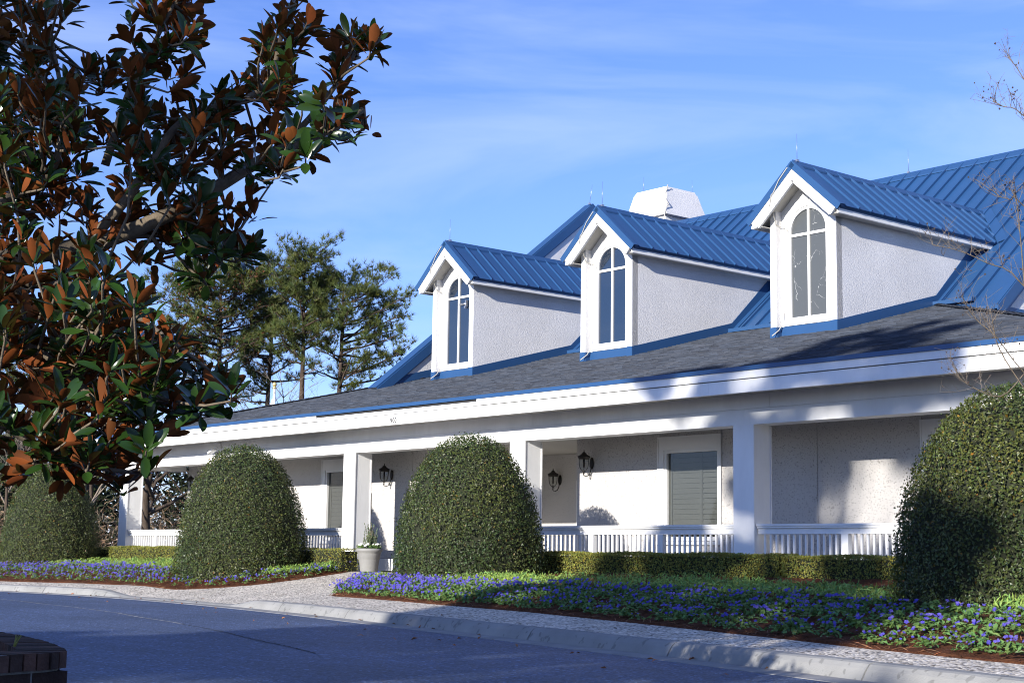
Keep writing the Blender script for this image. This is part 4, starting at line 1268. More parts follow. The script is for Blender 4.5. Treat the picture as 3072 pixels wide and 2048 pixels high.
# ------------------------------------------------------------------ pansies
def pansy_meshes(choice, zr_, n_leaf=46):
    out = []
    for v in range(8):
        r_ = random.Random(100 + v)
        n = n_leaf
        a = rng.uniform(0, 2 * PI, n); r = rng.uniform(.0, .12, n) ** 1
        P = np.stack([r * np.cos(a), r * np.sin(a), .02 + .10 * (1 - (r / .13) ** 2) * rng.uniform(.4, 1, n)], 1)
        Nn = np.stack([np.cos(a) * .6, np.sin(a) * .6, np.ones(n)], 1)
        leaf = leaf_cloud('foliage', P, Nn, .062, .036, MT['pansy_leaf'], tilt=.5, tvar=.35)
        mb = MB()
        for k in range(r_.choice(choice)):
            a = r_.uniform(0, 2 * PI); q = r_.uniform(.0, .12)
            b = r_.uniform(.6, 1.35); bb = r_.uniform(.8, 1.2)
            flower_mb(mb, (q * math.cos(a), q * math.sin(a), r_.uniform(*zr_)), (r_.uniform(-.3, .9), -1 + r_.uniform(-.5, .6), r_.uniform(.3, 1.2)), r_.uniform(.016, .023), [(b, b, bb), (b * .75, b * .7, bb * .9), (b * 1.3, b * 1.3, bb)])
        out.append((leaf, mb.mesh('flowers', MT['petal'])))
    return out
PM = pansy_meshes((2, 3, 3, 4, 5), (.10, .16))
PD = pansy_meshes((5, 6, 7, 8), (.09, .18), 24)
def scatter(f, b, spacing, d0, d1fn, skip):
    """rows of plants from the front edge back"""
    pts = []; n = len(f); s = 0.0
    acc = 0
    for i in range(1, n):
        acc += (f[i] - f[i - 1]).length
        if acc < spacing: continue
        acc = 0
        dirn = (b[i] - f[i]); ln_ = dirn.length; dirn = dirn / max(ln_, 1e-6)
        dd = d0
        while dd < min(d1fn(f[i]), ln_):
            q = f[i] + dirn * (dd + random.uniform(-.05, .05)); q.x += random.uniform(-.08, .08)
            if not skip(q): pts.append((q.x, q.y, mound(q.x, q.y, dd), dd))
            dd += spacing * random.uniform(.75, 1.1)
    return pts
def near_shrub(q):
    return any((q.x - x) ** 2 + (q.y - y) ** 2 < (r + .1) ** 2 for x, y, r in ((-42.35, 19.15, 1.34), (-32.0, 19.15, 1.48), (-23.3, 18.9, 1.38), (-10.15, 16.5, 1.42)))
RD = lambda p: float(np.interp(p.x, [-24.5, -23, -20, -15, -11, -8, -6], [1.5, 2.2, 2.4, 2.6, 2.8, 3.2, 3.3]))
LD = lambda p: float(np.interp(p.x, [-60, -45, -38, -33, -30, -29], [3.2, 3.4, 2.6, 1.7, 1.3, .6]))
pr_ = scatter(rf, rb, .20, .19, RD, near_shrub)
pl_ = scatter(lf, lb_, .24, .22, LD, near_shrub)
def dist_cam(p): return (Vector(p[:3]) - CAM).length
pr_.sort(key=dist_cam)
vis = [p for p in pr_ if (Vector(p[:3]) - CAM).dot(right) / (Vector(p[:3]) - CAM).dot(fwd) < .335]
rest = [p for p in pr_ if p not in vis] + vis[290:] ; indiv = vis[:290]
for i, p in enumerate(indiv):
    if random.random() < .04: continue
    lf_m, fl_m = PM[random.randrange(8)]
    o = link('pansy_plant', lf_m, None, p[:3]); o.rotation_euler = (0, 0, random.uniform(-.7, .7)); s = random.uniform(.7, 1.3); o.scale = (s, s, s * random.uniform(.65, .95))
    tag(o, 'violet pansy plant in the front part of the right flower bed', 'pansy', 'pansies planted in the right flower bed')
    if random.random() < .80: tag(link('flowers', fl_m, o), kind='stuff')
    else: tag(o, 'green pansy plant without open flowers in the right flower bed')
# flowers behind, joined
def join_plants(name, pts, label, miss=.16, PM=PM):
    A, B = [], []
    for nm, k, m in (('foliage', 0, 'pansy_leaf'), ('flowers', 1, 'petal')):
        VV, FF, TT = [], [], []; off = 0
        for p in pts:
            me = PM[random.randrange(8)][k]
            if k == 1 and random.random() < miss: continue
            nv = len(me.vertices); co = np.empty(nv * 3, np.float32); me.vertices.foreach_get('co', co); co = co.reshape(-1, 3)
            tc_ = np.empty(nv * 4, np.float32); me.attributes['tint'].data.foreach_get('color', tc_); tc_ = tc_.reshape(-1, 4)[:, :3]
            fi = np.empty(len(me.loops), np.int32); me.loops.foreach_get('vertex_index', fi); fi = fi.reshape(-1, 4)
            a = random.uniform(-.7, .7); c_, s_ = math.cos(a), math.sin(a); sc_ = random.uniform(.7, 1.2)
            co = (co @ np.array([[c_, s_, 0], [-s_, c_, 0], [0, 0, 1]], np.float32)) * sc_ + np.array(p[:3], np.float32)
            VV.append(co); FF.append(fi + off); TT.append(tc_); off += nv
        me = np_mesh(nm if k else name, np.concatenate(VV), np.concatenate(FF), np.concatenate(TT), MT[m])
        if k == 0: root = tag(link(name, me), label, None, None, 'stuff')
        else: tag(link('flowers', me, root), kind='stuff')
join_plants('pansy_bed', [p for p in rest if p[0] > -20.5], 'mass of violet pansies at the back of the right bed')
join_plants('pansy_bed', pl_, 'dense band of violet pansies in the left flower bed', .0, PD)

join_plants('pansy_bed', [p for p in rest if p[0] <= -20.5], 'thick violet pansies at the left tip of the right bed', .05, PD)
# bedding plants with no flowers yet
def cover(name, pts, label, per=16):
    n = len(pts) * per
    base = np.repeat(np.array([p[:3] for p in pts]), per, 0)
    a = rng.uniform(0, 2 * PI, n); r = np.sqrt(rng.uniform(0, 1, n)) * .17
    P = base + np.stack([r * np.cos(a), r * np.sin(a), .03 + .17 * (1 - (r / .2) ** 2) * rng.uniform(.3, 1, n)], 1)
    Nn = np.stack([np.cos(a) * .9, np.sin(a) * .9 - .2, np.full(n, .7)], 1)
    me = leaf_cloud(name, P, Nn, .085, .022, MT['cover_leaf'], tilt=.5, tvar=.4, along=np.stack([np.cos(a) * .5, np.sin(a) * .5, np.ones(n)], 1))
    tag(link(name, me), label, None, None, 'stuff')
def cover_pts(f, b, a_fn, w_fn, skip):
    pts = []
    for i in range(0, len(f)):
        dirn = (b[i] - f[i]); ln_ = dirn.length; dirn = dirn / max(ln_, 1e-6)
        for k in range(9):
            dd = a_fn(f[i]) + w_fn(f[i]) * random.random()
            if dd > ln_: continue
            q = f[i] + dirn * dd; q.x += random.uniform(-.12, .12)
            if not skip(q): pts.append((q.x, q.y, mound(q.x, q.y, dd)))
    return pts
cover('bedding_plants', cover_pts(rf, rb, RD, lambda p: float(np.interp(p.x, [-22.6, -21.5, -16, -12, -10.5, -9.5], [0, 1.3, 1.7, 1.3, .3, 0])), near_shrub), 'green bedding plants between the pansies and the right hedge', 15)
cover('bedding_plants', cover_pts(lf, lb_, LD, lambda p: float(np.interp(p.x, [-47, -44, -40, -34, -31.5, -30.5], [0, .6, 1.2, 1.6, .7, 0])), near_shrub), 'bright green bedding plants in front of the left hedge', 15)

# pine straw lying on the mulch
n = 9000
pts = []
for f, b, k in ((rf, rb, 5200), (lf, lb_, 3800)):
    for _ in range(k):
        i = random.randrange(len(f)); d_ = (b[i] - f[i]); t_ = random.random() ** 1.6
        q = f[i] + d_ * t_
        pts.append((q.x + random.uniform(-.1, .1), q.y, mound(q.x, q.y, d_.length * t_) + .006))
o = link('pine_straw', leaf_cloud('pine_straw', np.array(pts), np.tile([0, 0, 1.], (len(pts), 1)), .13, .012, MT['straw'], tilt=.25, tvar=.5, fold=.02))
tag(o, 'loose pine straw scattered over the planting beds', None, None, 'stuff')

# ------------------------------------------------------------------ brick planter wall at lower left
t = empty('brick_planter', (-7.9, 2.2, ROADZ)); tag(t, 'old brick planter wall with rounded cap course in left foreground', 'planter wall')
OUT = [(-6.50, 2.35), (-6.59, 2.75), (-6.70, 3.06), (-6.78, 3.16), (-6.92, 3.22), (-7.15, 3.29), (-7.55, 3.41), (-8.0, 3.51), (-8.5, 3.58), (-9.1, 3.5), (-9.7, 3.1), (-10.0, 2.4), (-9.9, 1.6), (-9.4, .9), (-8.6, .55), (-7.7, .6), (-7.0, 1.05), (-6.6, 1.7)]
def ring_pts(step, inset=0):
    P = [Vector(p) for p in OUT]; n = len(P); L_ = [0]
    for i in range(n): L_.append(L_[-1] + (P[(i + 1) % n] - P[i]).length)
    m = int(round(L_[-1] / step)); out = []
    for k in range(m):
        s = L_[-1] * k / m
        i = max(j for j in range(n) if L_[j] <= s); tt = (s - L_[i]) / (L_[i + 1] - L_[i])
        a, b = P[i], P[(i + 1) % n]; q = a.lerp(b, tt); d_ = (b - a).normalized(); nn = Vector((-d_.y, d_.x))
        out.append((q + nn * inset, d_, nn))
    return out
def bx_on(p, d_, nn, l, dep, z0, z1, c):
    vs = []
    for z in (z0, z1):
        for s, e in ((-l / 2, 0), (l / 2, 0), (l / 2, dep), (-l / 2, dep)):
            q = p + d_ * s + nn * e; vs.append((q.x + 7.9, q.y - 2.2, z - ROADZ))
    mb = MB(); mb.cur = c; mb.add(vs, [(3, 2, 1, 0), (4, 5, 6, 7), (0, 1, 5, 4), (1, 2, 6, 5), (2, 3, 7, 6), (3, 0, 4, 7)])
    mb.build('brick', MT['brick'], t)
# the outline runs anticlockwise seen from above, so its left normal points inward
def btint():
    b = random.choice((.5, .7, .9, 1.1, 1.4)); h = random.uniform(-.12, .12); return (b * (1 + h), b, b * (1 - h * .5))
for c in range(6):
    z0 = ROADZ - .02 + c * .0752
    for k, (p, d_, nn) in enumerate(ring_pts(.2155, .008 + random.uniform(0, .003))):
        bx_on(p + d_ * (.105 if c % 2 else 0), d_, nn, .204, .10, z0, z0 + .065, btint())
zc = ROADZ - .02 + 6 * .0752
for p, d_, nn in ring_pts(.0765, -.012): bx_on(p, d_, nn, .066, .215, zc + random.uniform(0, .004), zc + .075 + random.uniform(-.002, .004), btint())
mb = MB(); inner = [(q.x + 7.9, q.y - 2.2) for q, _, _ in ring_pts(.12, .014)]
core = [(q.x + 7.9, q.y - 2.2) for q, _, _ in ring_pts(.12, .19)]
k = len(inner)
vs = [(x, y, 0) for x, y in inner] + [(x, y, .505) for x, y in inner] + [(x, y, .505) for x, y in core] + [(x, y, .3) for x, y in core]
mb.add(vs, [(i, (i + 1) % k, k + (i + 1) % k, k + i) for i in range(k)] + [(k + i, k + (i + 1) % k, 2 * k + (i + 1) % k, 2 * k + i) for i in range(k)] + [(2 * k + i, 2 * k + (i + 1) % k, 3 * k + (i + 1) % k, 3 * k + i) for i in range(k)])
mb.build('mortar', MT['mortar'], t)
mb = MB(); mb.add([(x, y, .44) for x, y in core], [tuple(range(len(core)))]); mb.build('soil', MT['mulch'], t)
mb = MB()
for k in range(9):
    a = random.uniform(-.9, .9); q = Vector((.72 + random.uniform(-.02, .02), .90, .5)); mb.tube([q, q + Vector((a * .03, .01, .06)), q + Vector((a * .08, .02, .09 + random.uniform(0, .03)))], [.003, .001], 3) if False else mb.tube([q, q + Vector((a * .02, .01, .035)), q + Vector((a * .05, .02, .06))], [.003, .0025, .001], 3)
w_ = mb.mesh('weed', MT['hedge_leaf'])
o = link('weed', w_, None, (-7.9, 2.2, ROADZ)); tag(o, 'small green weed sprouting from the brick planter cap', 'weed')

# ------------------------------------------------------------------ magnolia in the planter
MAG_LIMBS = {"A":[[-8.72,3.15,1.85],[-8.31,3.89,2.09],[-8.02,4.33,2.32],[-7.75,4.74,2.63],[-7.58,5.04,2.86],[-7.53,5.23,2.99]],"B":[[-8.31,3.89,2.09],[-8.13,4.05,2.32],[-8.04,4.12,2.49],[-7.97,4.28,2.85],[-7.75,4.66,3.03],[-7.63,4.74,3.29],[-7.62,4.71,3.51]],"C":[[-8.79,3.16,2.16],[-8.27,3.57,2.37],[-8.18,3.62,2.61],[-8.22,3.67,2.85],[-8.33,3.62,3.23]],"D":[[-8.2,3.92,2.54],[-8.08,3.97,2.94],[-7.98,4.04,3.21],[-7.86,4.13,3.46]],"E":[[-8.15,2.97,1.48],[-7.77,3.42,1.4],[-7.71,3.52,1.26],[-7.61,3.68,1.1],[-7.46,3.85,1.07],[-7.41,4.05,1.18],[-7.32,4.31,1.14]],"F":[[-7.99,2.94,1.01],[-7.63,3.39,0.89],[-7.59,3.61,0.81],[-7.51,3.87,0.76]],"G":[[-8.31,3.89,2.09],[-8.19,4.17,2.17],[-8.18,4.34,2.1],[-8.19,4.49,2.16],[-8.14,4.7,2.15],[-8.23,4.63,1.98]],"H":[[-8.43,3.06,1.71],[-7.95,3.61,1.76],[-7.85,3.89,1.69],[-7.68,4.13,1.48],[-7.66,4.34,1.35]],"I":[[-7.75,4.74,2.63],[-7.53,4.94,2.94],[-7.48,5.08,3.22],[-7.42,5.13,3.37]]}
MAG_TIPS = [[-9.08,4.02,3.19],[-9.13,4.32,3.26],[-9.62,3.74,3.52],[-7.88,3.52,2.68],[-8.67,3.69,3.48],[-8.02,3.49,3.46],[-9.21,3.81,3.01],[-8.13,3.27,2.78],[-7.64,3.35,3.23],[-9.25,4.12,3.77],[-8.01,3.33,3.29],[-8.98,3.51,3.46],[-8.56,3.32,2.98],[-8.68,3.61,2.94],[-9.05,3.75,3.37],[-7.98,3.15,2.57],[-7.66,3.49,2.68],[-7.72,3.36,3.35],[-8.24,3.34,2.68],[-9.16,3.83,3.37],[-9.34,3.72,3.17],[-9.43,3.93,3.37],[-8.79,3.68,2.89],[-8.1,3.34,3.19],[-9.11,3.57,3.65],[-8.92,3.51,2.82],[-9.33,3.93,3.89],[-9.43,3.68,3.43],[-9.61,3.84,3.27],[-9.21,3.89,3.76],[-9.58,3.95,3.57],[-8.42,3.6,3.35],[-9.64,3.84,3.63],[-8.38,3.97,3.13],[-7.81,4.0,3.44],[-8.28,4.27,3.24],[-8.16,4.37,3.3],[-7.84,4.04,3.13],[-7.51,4.0,3.11],[-8.1,4.26,3.5],[-8.13,4.25,3.19],[-8.01,4.34,3.44],[-8.25,4.32,3.6],[-7.89,4.17,3.2],[-8.05,3.97,3.46],[-7.89,4.18,3.54],[-7.71,3.89,3.41],[-8.01,3.96,3.28],[-7.72,4.1,3.18],[-7.75,4.24,3.54],[-7.33,4.49,3.22],[-7.17,4.57,3.23],[-7.57,4.74,3.55],[-7.96,4.9,3.36],[-7.75,4.94,3.43],[-7.26,4.48,2.9],[-7.75,4.69,3.27],[-7.94,4.92,3.1],[-7.91,4.95,3.58],[-7.44,4.63,3.28],[-7.51,4.51,3.19],[-7.67,4.81,3.34],[-7.29,4.58,3.03],[-7.35,5.1,3.31],[-7.54,5.14,3.34],[-7.69,5.18,3.36],[-7.01,4.9,3.11],[-7.24,5.07,3.25],[-7.47,5.0,3.26],[-7.15,4.89,3.2],[-9.48,3.86,3.08],[-9.94,3.98,2.57],[-8.32,3.38,2.09],[-7.46,4.47,2.88],[-7.74,5.19,3.07],[-8.53,4.31,3.05],[-7.46,3.68,2.79],[-8.84,4.94,2.52],[-8.36,3.57,2.57],[-8.89,5.02,2.86],[-8.73,4.3,3.22],[-8.75,3.79,2.45],[-8.09,4.61,2.9],[-8.63,3.99,2.33],[-8.45,3.59,2.81],[-8.21,4.99,3.1],[-8.24,4.78,3.17],[-8.75,4.91,3.12],[-8.79,4.62,2.97],[-7.98,3.2,2.13],[-9.15,3.98,2.17],[-9.53,4.28,3.32],[-8.45,3.63,2.39],[-8.81,4.0,2.85],[-7.69,3.74,2.52],[-8.38,5.3,2.88],[-8.33,4.49,2.54],[-7.09,4.32,2.5],[-7.9,3.14,2.64],[-7.95,4.54,2.67],[-8.06,3.34,2.76],[-9.13,4.51,2.94],[-8.24,3.54,2.73],[-9.0,4.72,3.4],[-8.35,3.54,2.31],[-7.7,3.33,2.63],[-8.32,4.08,2.79],[-8.99,4.23,2.45],[-9.03,3.91,2.98],[-6.94,4.33,2.46],[-7.37,3.97,2.54],[-8.86,3.66,2.15],[-7.83,3.91,2.93],[-7.44,3.75,2.55],[-8.26,3.35,1.94],[-8.24,4.41,2.73],[-7.99,3.29,2.57],[-8.28,4.52,2.66],[-8.85,4.39,2.58],[-7.47,5.01,2.8],[-6.99,4.46,2.69],[-8.98,4.26,3.23],[-7.82,4.0,2.39],[-8.37,3.71,2.76],[-8.56,5.27,2.76],[-8.69,4.83,2.85],[-8.34,3.89,2.2],[-6.94,4.3,2.31],[-9.35,4.61,2.4],[-7.87,4.46,2.86],[-7.88,4.76,3.08],[-8.6,3.78,2.34],[-9.61,4.05,3.04],[-8.14,4.24,2.65],[-7.89,3.94,2.78],[-8.36,3.73,2.45],[-7.53,4.61,2.81],[-7.34,4.18,2.52],[-6.86,4.41,2.38],[-8.32,3.72,2.19],[-7.58,4.07,2.35],[-8.42,4.01,2.72],[-8.79,5.25,3.0],[-8.97,3.71,2.8],[-8.08,3.87,2.03],[-8.3,4.98,3.25],[-8.43,5.6,3.19],[-7.17,3.92,2.45],[-8.33,4.95,2.67],[-8.14,3.64,2.68],[-9.26,4.05,2.58],[-8.37,4.25,2.7],[-7.18,4.79,2.71],[-9.0,3.8,2.58],[-8.83,3.87,2.99],[-8.12,5.58,3.03],[-9.32,4.24,2.55],[-7.6,3.98,2.85],[-7.92,3.43,2.27],[-8.54,3.81,2.71],[-8.4,4.17,2.4],[-9.33,3.85,2.41],[-8.42,3.96,3.01],[-9.28,4.56,2.54],[-7.76,4.31,2.74],[-8.31,3.36,2.53],[-9.81,4.09,2.88],[-8.96,4.89,2.98],[-9.44,3.91,2.93],[-8.67,3.42,2.23],[-8.81,3.47,2.84],[-7.49,3.73,2.35],[-7.47,3.85,2.41],[-8.96,4.22,2.18],[-7.94,4.23,3.03],[-7.95,4.96,2.74],[-8.46,5.68,3.04],[-8.55,4.47,2.94],[-8.64,3.64,2.93],[-9.65,3.96,2.95],[-6.73,4.44,2.66],[-7.52,4.22,2.84],[-7.79,4.83,3.01],[-7.73,4.47,2.67],[-9.15,4.82,2.76],[-8.11,3.71,2.4],[-7.45,4.09,2.18],[-7.29,3.86,2.14],[-7.8,4.84,2.71],[-7.9,3.21,2.35],[-7.77,4.4,2.04],[-8.23,4.63,2.1],[-8.0,4.75,2.11],[-8.42,4.74,2.23],[-7.95,4.65,2.04],[-7.88,4.51,2.0],[-8.25,4.82,2.19],[-8.32,4.61,2.24],[-8.13,4.49,2.19],[-8.12,4.73,2.22],[-7.94,4.46,1.88],[-7.28,3.01,1.35],[-8.09,3.87,1.16],[-7.97,3.41,1.73],[-7.69,4.06,1.38],[-8.01,3.59,1.3],[-7.66,4.4,1.26],[-8.47,4.05,0.98],[-7.42,3.33,1.69],[-7.46,3.49,0.78],[-8.46,4.39,1.2],[-7.8,3.3,0.92],[-8.77,3.68,1.18],[-7.2,3.75,0.97],[-7.04,3.33,1.39],[-7.98,3.3,1.0],[-8.71,3.93,1.82],[-6.9,3.27,1.48],[-6.93,3.49,1.44],[-8.6,4.28,0.79],[-7.86,3.75,1.59],[-8.79,3.85,1.36],[-8.64,4.06,1.2],[-7.98,3.68,0.9],[-8.84,3.72,1.99],[-8.53,4.13,1.46],[-7.27,3.68,1.24],[-7.98,3.9,0.98],[-8.4,3.54,1.71],[-7.05,3.66,0.81],[-7.37,3.73,1.56],[-7.43,3.05,0.95],[-7.64,3.91,1.12],[-8.62,3.87,1.59],[-7.89,3.34,1.36],[-8.04,4.22,1.01],[-7.87,3.18,0.71],[-7.29,4.12,1.08],[-7.16,4.02,1.05],[-7.9,4.25,1.33],[-7.0,3.49,1.23],[-8.17,3.63,1.95],[-7.69,3.92,0.99],[-8.2,3.92,1.59],[-8.34,3.91,1.22],[-6.99,3.37,0.98],[-7.32,3.29,0.82],[-8.32,4.02,1.44],[-6.88,3.35,1.16],[-7.87,4.08,0.89],[-7.65,3.3,1.77],[-8.63,4.04,1.85],[-7.68,3.61,1.86],[-8.16,4.46,1.11],[-8.27,4.39,1.02],[-7.43,3.55,1.62],[-8.49,3.79,1.1],[-8.66,3.76,1.31],[-8.0,3.7,1.83],[-7.99,3.18,1.69],[-8.64,3.55,1.2],[-7.7,3.77,0.9],[-7.43,4.3,1.17],[-7.14,3.25,0.84],[-7.97,3.96,1.69],[-7.19,3.86,1.36],[-7.22,3.3,1.0],[-7.61,3.76,1.31],[-7.93,3.37,1.54],[-7.64,3.16,1.02],[-8.94,3.71,1.59],[-7.53,3.12,1.4],[-6.84,3.61,1.25],[-8.23,4.35,1.44],[-7.69,3.13,1.55],[-8.52,3.94,1.35],[-7.95,4.02,1.39],[-7.48,3.84,1.39],[-8.79,3.71,1.45],[-8.09,3.67,1.48],[-8.9,3.75,1.02],[-8.32,3.39,1.84],[-7.06,3.2,1.01],[-8.05,4.53,1.21],[-7.68,3.31,1.27],[-8.54,3.63,1.01],[-7.14,3.44,1.47],[-7.68,3.68,0.74],[-7.85,3.51,1.12],[-8.5,3.48,0.9],[-8.29,4.11,0.82],[-7.71,3.14,1.23],[-8.97,3.75,1.82],[-7.06,3.2,1.47],[-8.51,3.48,1.75],[-8.62,3.94,0.89],[-7.8,3.92,1.45],[-6.95,3.34,1.62],[-8.81,3.9,1.57],[-8.58,3.93,1.18],[-6.73,3.4,1.48],[-7.33,3.31,1.53],[-7.2,3.78,1.14],[-8.03,3.95,0.84],[-8.38,4.08,1.33],[-8.12,3.69,1.23],[-7.17,3.74,1.46],[-8.17,3.46,1.36],[-7.48,3.01,1.47],[-7.08,3.37,0.73],[-8.12,3.78,1.06],[-8.26,4.03,1.3],[-6.54,3.83,1.07],[-7.43,3.67,1.06],[-7.76,4.09,1.49],[-8.22,3.63,1.16],[-8.27,4.51,1.44],[-8.7,4.19,1.31],[-8.78,4.04,1.09],[-8.39,4.21,0.98],[-8.92,3.66,1.47],[-8.26,4.35,1.19],[-7.64,3.34,0.73],[-7.29,3.54,1.44],[-7.45,3.44,1.54],[-9.1,3.62,1.72],[-8.09,3.23,1.51],[-7.71,3.69,1.25],[-7.91,3.64,0.73],[-7.46,3.41,0.9],[-7.27,3.44,1.69],[-8.47,4.5,2.27],[-8.09,4.3,2.26],[-7.94,4.38,2.22],[-8.66,4.57,2.24],[-8.22,4.35,2.15],[-8.23,4.29,2.27],[-8.18,-0.74,1.38],[-6.32,-0.64,0.81],[-10.19,1.82,3.54],[-9.73,2.79,1.99],[-10.33,0.03,2.84],[-9.51,-0.54,4.96],[-11.18,2.45,4.88],[-10.32,-0.24,4.23],[-8.98,-0.14,2.52],[-7.91,2.44,3.76],[-9.41,2.91,0.72],[-6.08,1.76,2.25],[-10.95,2.4,4.77],[-9.1,-0.16,5.15],[-8.97,-0.03,4.43],[-9.36,2.96,2.12],[-6.11,1.05,2.77],[-10.93,0.45,1.81],[-7.34,2.05,3.28],[-11.17,-0.43,3.46],[-6.69,-1.14,2.88],[-10.49,2.41,2.31],[-8.46,-0.95,1.16],[-6.44,0.77,4.04],[-10.87,0.71,3.25],[-7.5,2.36,3.96],[-9.45,2.58,4.35],[-8.64,-1.33,2.38],[-9.88,-0.85,1.86],[-6.22,1.43,4.24],[-11.3,-0.27,1.65],[-8.85,-0.66,3.27],[-9.13,2.97,3.12],[-10.96,-0.48,3.38],[-11.1,1.41,3.49],[-10.05,2.35,3.74],[-9.56,2.23,1.38],[-10.23,3.39,3.62],[-11.43,1.58,2.1],[-10.2,3.58,3.72],[-11.26,2.74,0.72],[-11.44,0.74,4.64],[-6.9,0.66,3.66],[-10.6,-1.07,2.16],[-9.71,2.33,3.75],[-8.55,-0.49,1.72],[-10.74,3.73,1.48],[-6.15,-0.28,3.73],[-9.97,0.5,3.41],[-6.31,0.75,1.29],[-6.65,1.42,1.78],[-9.95,1.46,3.17],[-9.43,-0.24,3.28],[-11.34,0.93,3.25],[-10.11,-0.37,4.39],[-7.43,2.21,4.58],[-7.99,0.35,4.71],[-10.86,-0.44,3.83],[-9.62,2.4,4.12],[-9.14,-0.67,1.85],[-10.62,3.72,2.73],[-10.23,2.8,3.75],[-7.43,0.48,4.81],[-8.74,3.28,1.09],[-6.99,-1.31,3.8],[-9.56,-0.63,1.94],[-8.64,2.88,1.13],[-9.85,1.91,3.0],[-6.7,-1.03,4.88],[-7.01,-0.02,3.09],[-6.66,-0.35,2.57]]
random.seed(21); rng = np.random.default_rng(21)
# drop the outer shoots that would stand in the sun's way before the drive side of the crown
def _in_view(c):
    p = Vector(c) - CAM; dz = p.dot(fwd)
    return dz > .5 and abs(p.dot(right) / dz) < .36
MAG_TIPS = [c for c in MAG_TIPS if _in_view(c) or c[0] < -9.2 or c[1] > 3.2]
mag = empty('magnolia_tree', (-8.75, 1.7, -.15)); tag(mag, 'magnolia tree with glossy green and rust backed leaves hanging over the drive', 'tree')
MO = Vector(mag.location)
mb = MB(); mb.tube([(-8.75, 1.7, -.2), (-8.78, 1.75, .6), (-8.72, 1.9, 1.5), (-8.75, 2.0, 2.6), (-8.65, 1.9, 4.0), (-8.7, 1.8, 5.4)], [.20, .16, .14, .11, .08, .03], 10)
mb.build('trunk', MT['magnolia_bark'], mag, -MO)
def smooth_path(pts, k=4):
    P = [Vector(p) for p in pts]; out = []
    for i in range(len(P) - 1):
        p0 = P[max(i - 1, 0)]; p1, p2 = P[i], P[i + 1]; p3 = P[min(i + 2, len(P) - 1)]
        for j in range(k):
            t_ = j / k
            out.append(.5 * ((2 * p1) + (p2 - p0) * t_ + (2 * p0 - 5 * p1 + 4 * p2 - p3) * t_ ** 2 + (3 * p1 - p0 - 3 * p2 + p3) * t_ ** 3))
    out.append(P[-1]); return out
nodes = []
start = {'A': (-8.74, 1.9, 1.3), 'C': (-8.73, 1.95, 1.7), 'E': (-8.76, 1.8, .9), 'F': (-8.77, 1.75, .55), 'H': (-8.73, 1.88, 1.15)}
rad = {'A': .062, 'B': .030, 'C': .030, 'D': .022, 'E': .030, 'F': .024, 'G': .016, 'H': .024, 'I': .02}
for k, pts in MAG_LIMBS.items():
    P = ([start[k]] if k in start else []) + pts
    sp_ = smooth_path([Vector(p) + Vector((random.uniform(-.03, .03), random.uniform(-.03, .03), random.uniform(-.03, .03))) * (0 < i < len(P) - 1) for i, p in enumerate(P)])
    n = len(sp_); rr_ = [rad[k] * (1 - .75 * i / (n - 1)) + .003 for i in range(n)]
    mb = MB(); mb.tube(sp_, rr_, 8); mb.build('branch', MT['magnolia_bark'], mag, -MO)
    nodes += [(p, r) for p, r in zip(sp_, rr_)][2:]
for z in (1.6, 2.2, 2.8, 3.4, 4.0, 4.6):                  # limbs on the far side
    for a in (2.2, 3.6, 4.9):
        a += random.uniform(-.5, .5); l_ = random.uniform(1.5, 2.6)
        P = [(-8.72, 1.9, z - .2), (-8.7 + math.cos(a) * l_ * .5, 1.9 + math.sin(a) * l_ * .5, z + .1), (-8.7 + math.cos(a) * l_, 1.9 + math.sin(a) * l_, z + .5)]
        sp_ = smooth_path(P); mb = MB(); mb.tube(sp_, [.035 * (1 - .8 * i / len(sp_)) for i in range(len(sp_))], 6); mb.build('branch', MT['magnolia_bark'], mag, -MO)
        nodes += [(p, .012) for p in sp_[3:]]
NP = np.array([tuple(p) for p, _ in nodes])
base_pt = Vector((-8.75, 1.9, 1.6))
tw = MB(); rosettes = []
for c in MAG_TIPS:
    c = Vector(c); dn = np.linalg.norm(NP - np.array(c), axis=1)
    # prefer a node nearer the trunk than the tip
    dt = np.linalg.norm(NP - np.array(base_pt), axis=1); dc = (c - base_pt).length
    dn = dn + np.where(dt > dc, .6, 0)
    a = Vector(NP[int(dn.argmin())]); l_ = (c - a).length
    mid = a.lerp(c, .5) + Vector((random.uniform(-.1, .1), random.uniform(-.1, .1), -.06 * l_))
    ax = ((c - mid).normalized() * .55 + Vector((random.uniform(-.45, .45), random.uniform(-.45, .45), .75 + random.uniform(-.35, .3)))).normalized()
    e = c + ax * .05
    tw.tube([a, a.lerp(mid, .6) , mid.lerp(c, .3), c, e], [.010, .009, .0075, .006, .004], 5, cap=False)
    rosettes.append((e, ax))
    if random.random() < .8:
        rosettes.append((mid, ax))
    if random.random() < .45:                             # a shoot behind, deeper in the crown
        bk = c + Vector((-.45 + random.uniform(-.25, .2), .30 + random.uniform(-.2, .3), random.uniform(-.12, .12)))
        if (bk - base_pt).length > .96 * (c - base_pt).length: continue
        tw.tube([mid, mid.lerp(bk, .6), bk], [.008, .006, .004], 4, cap=False); rosettes.append((bk, ax))
tag(tw.build('twigs', MT['magnolia_bark'], mag, -MO), kind='stuff')
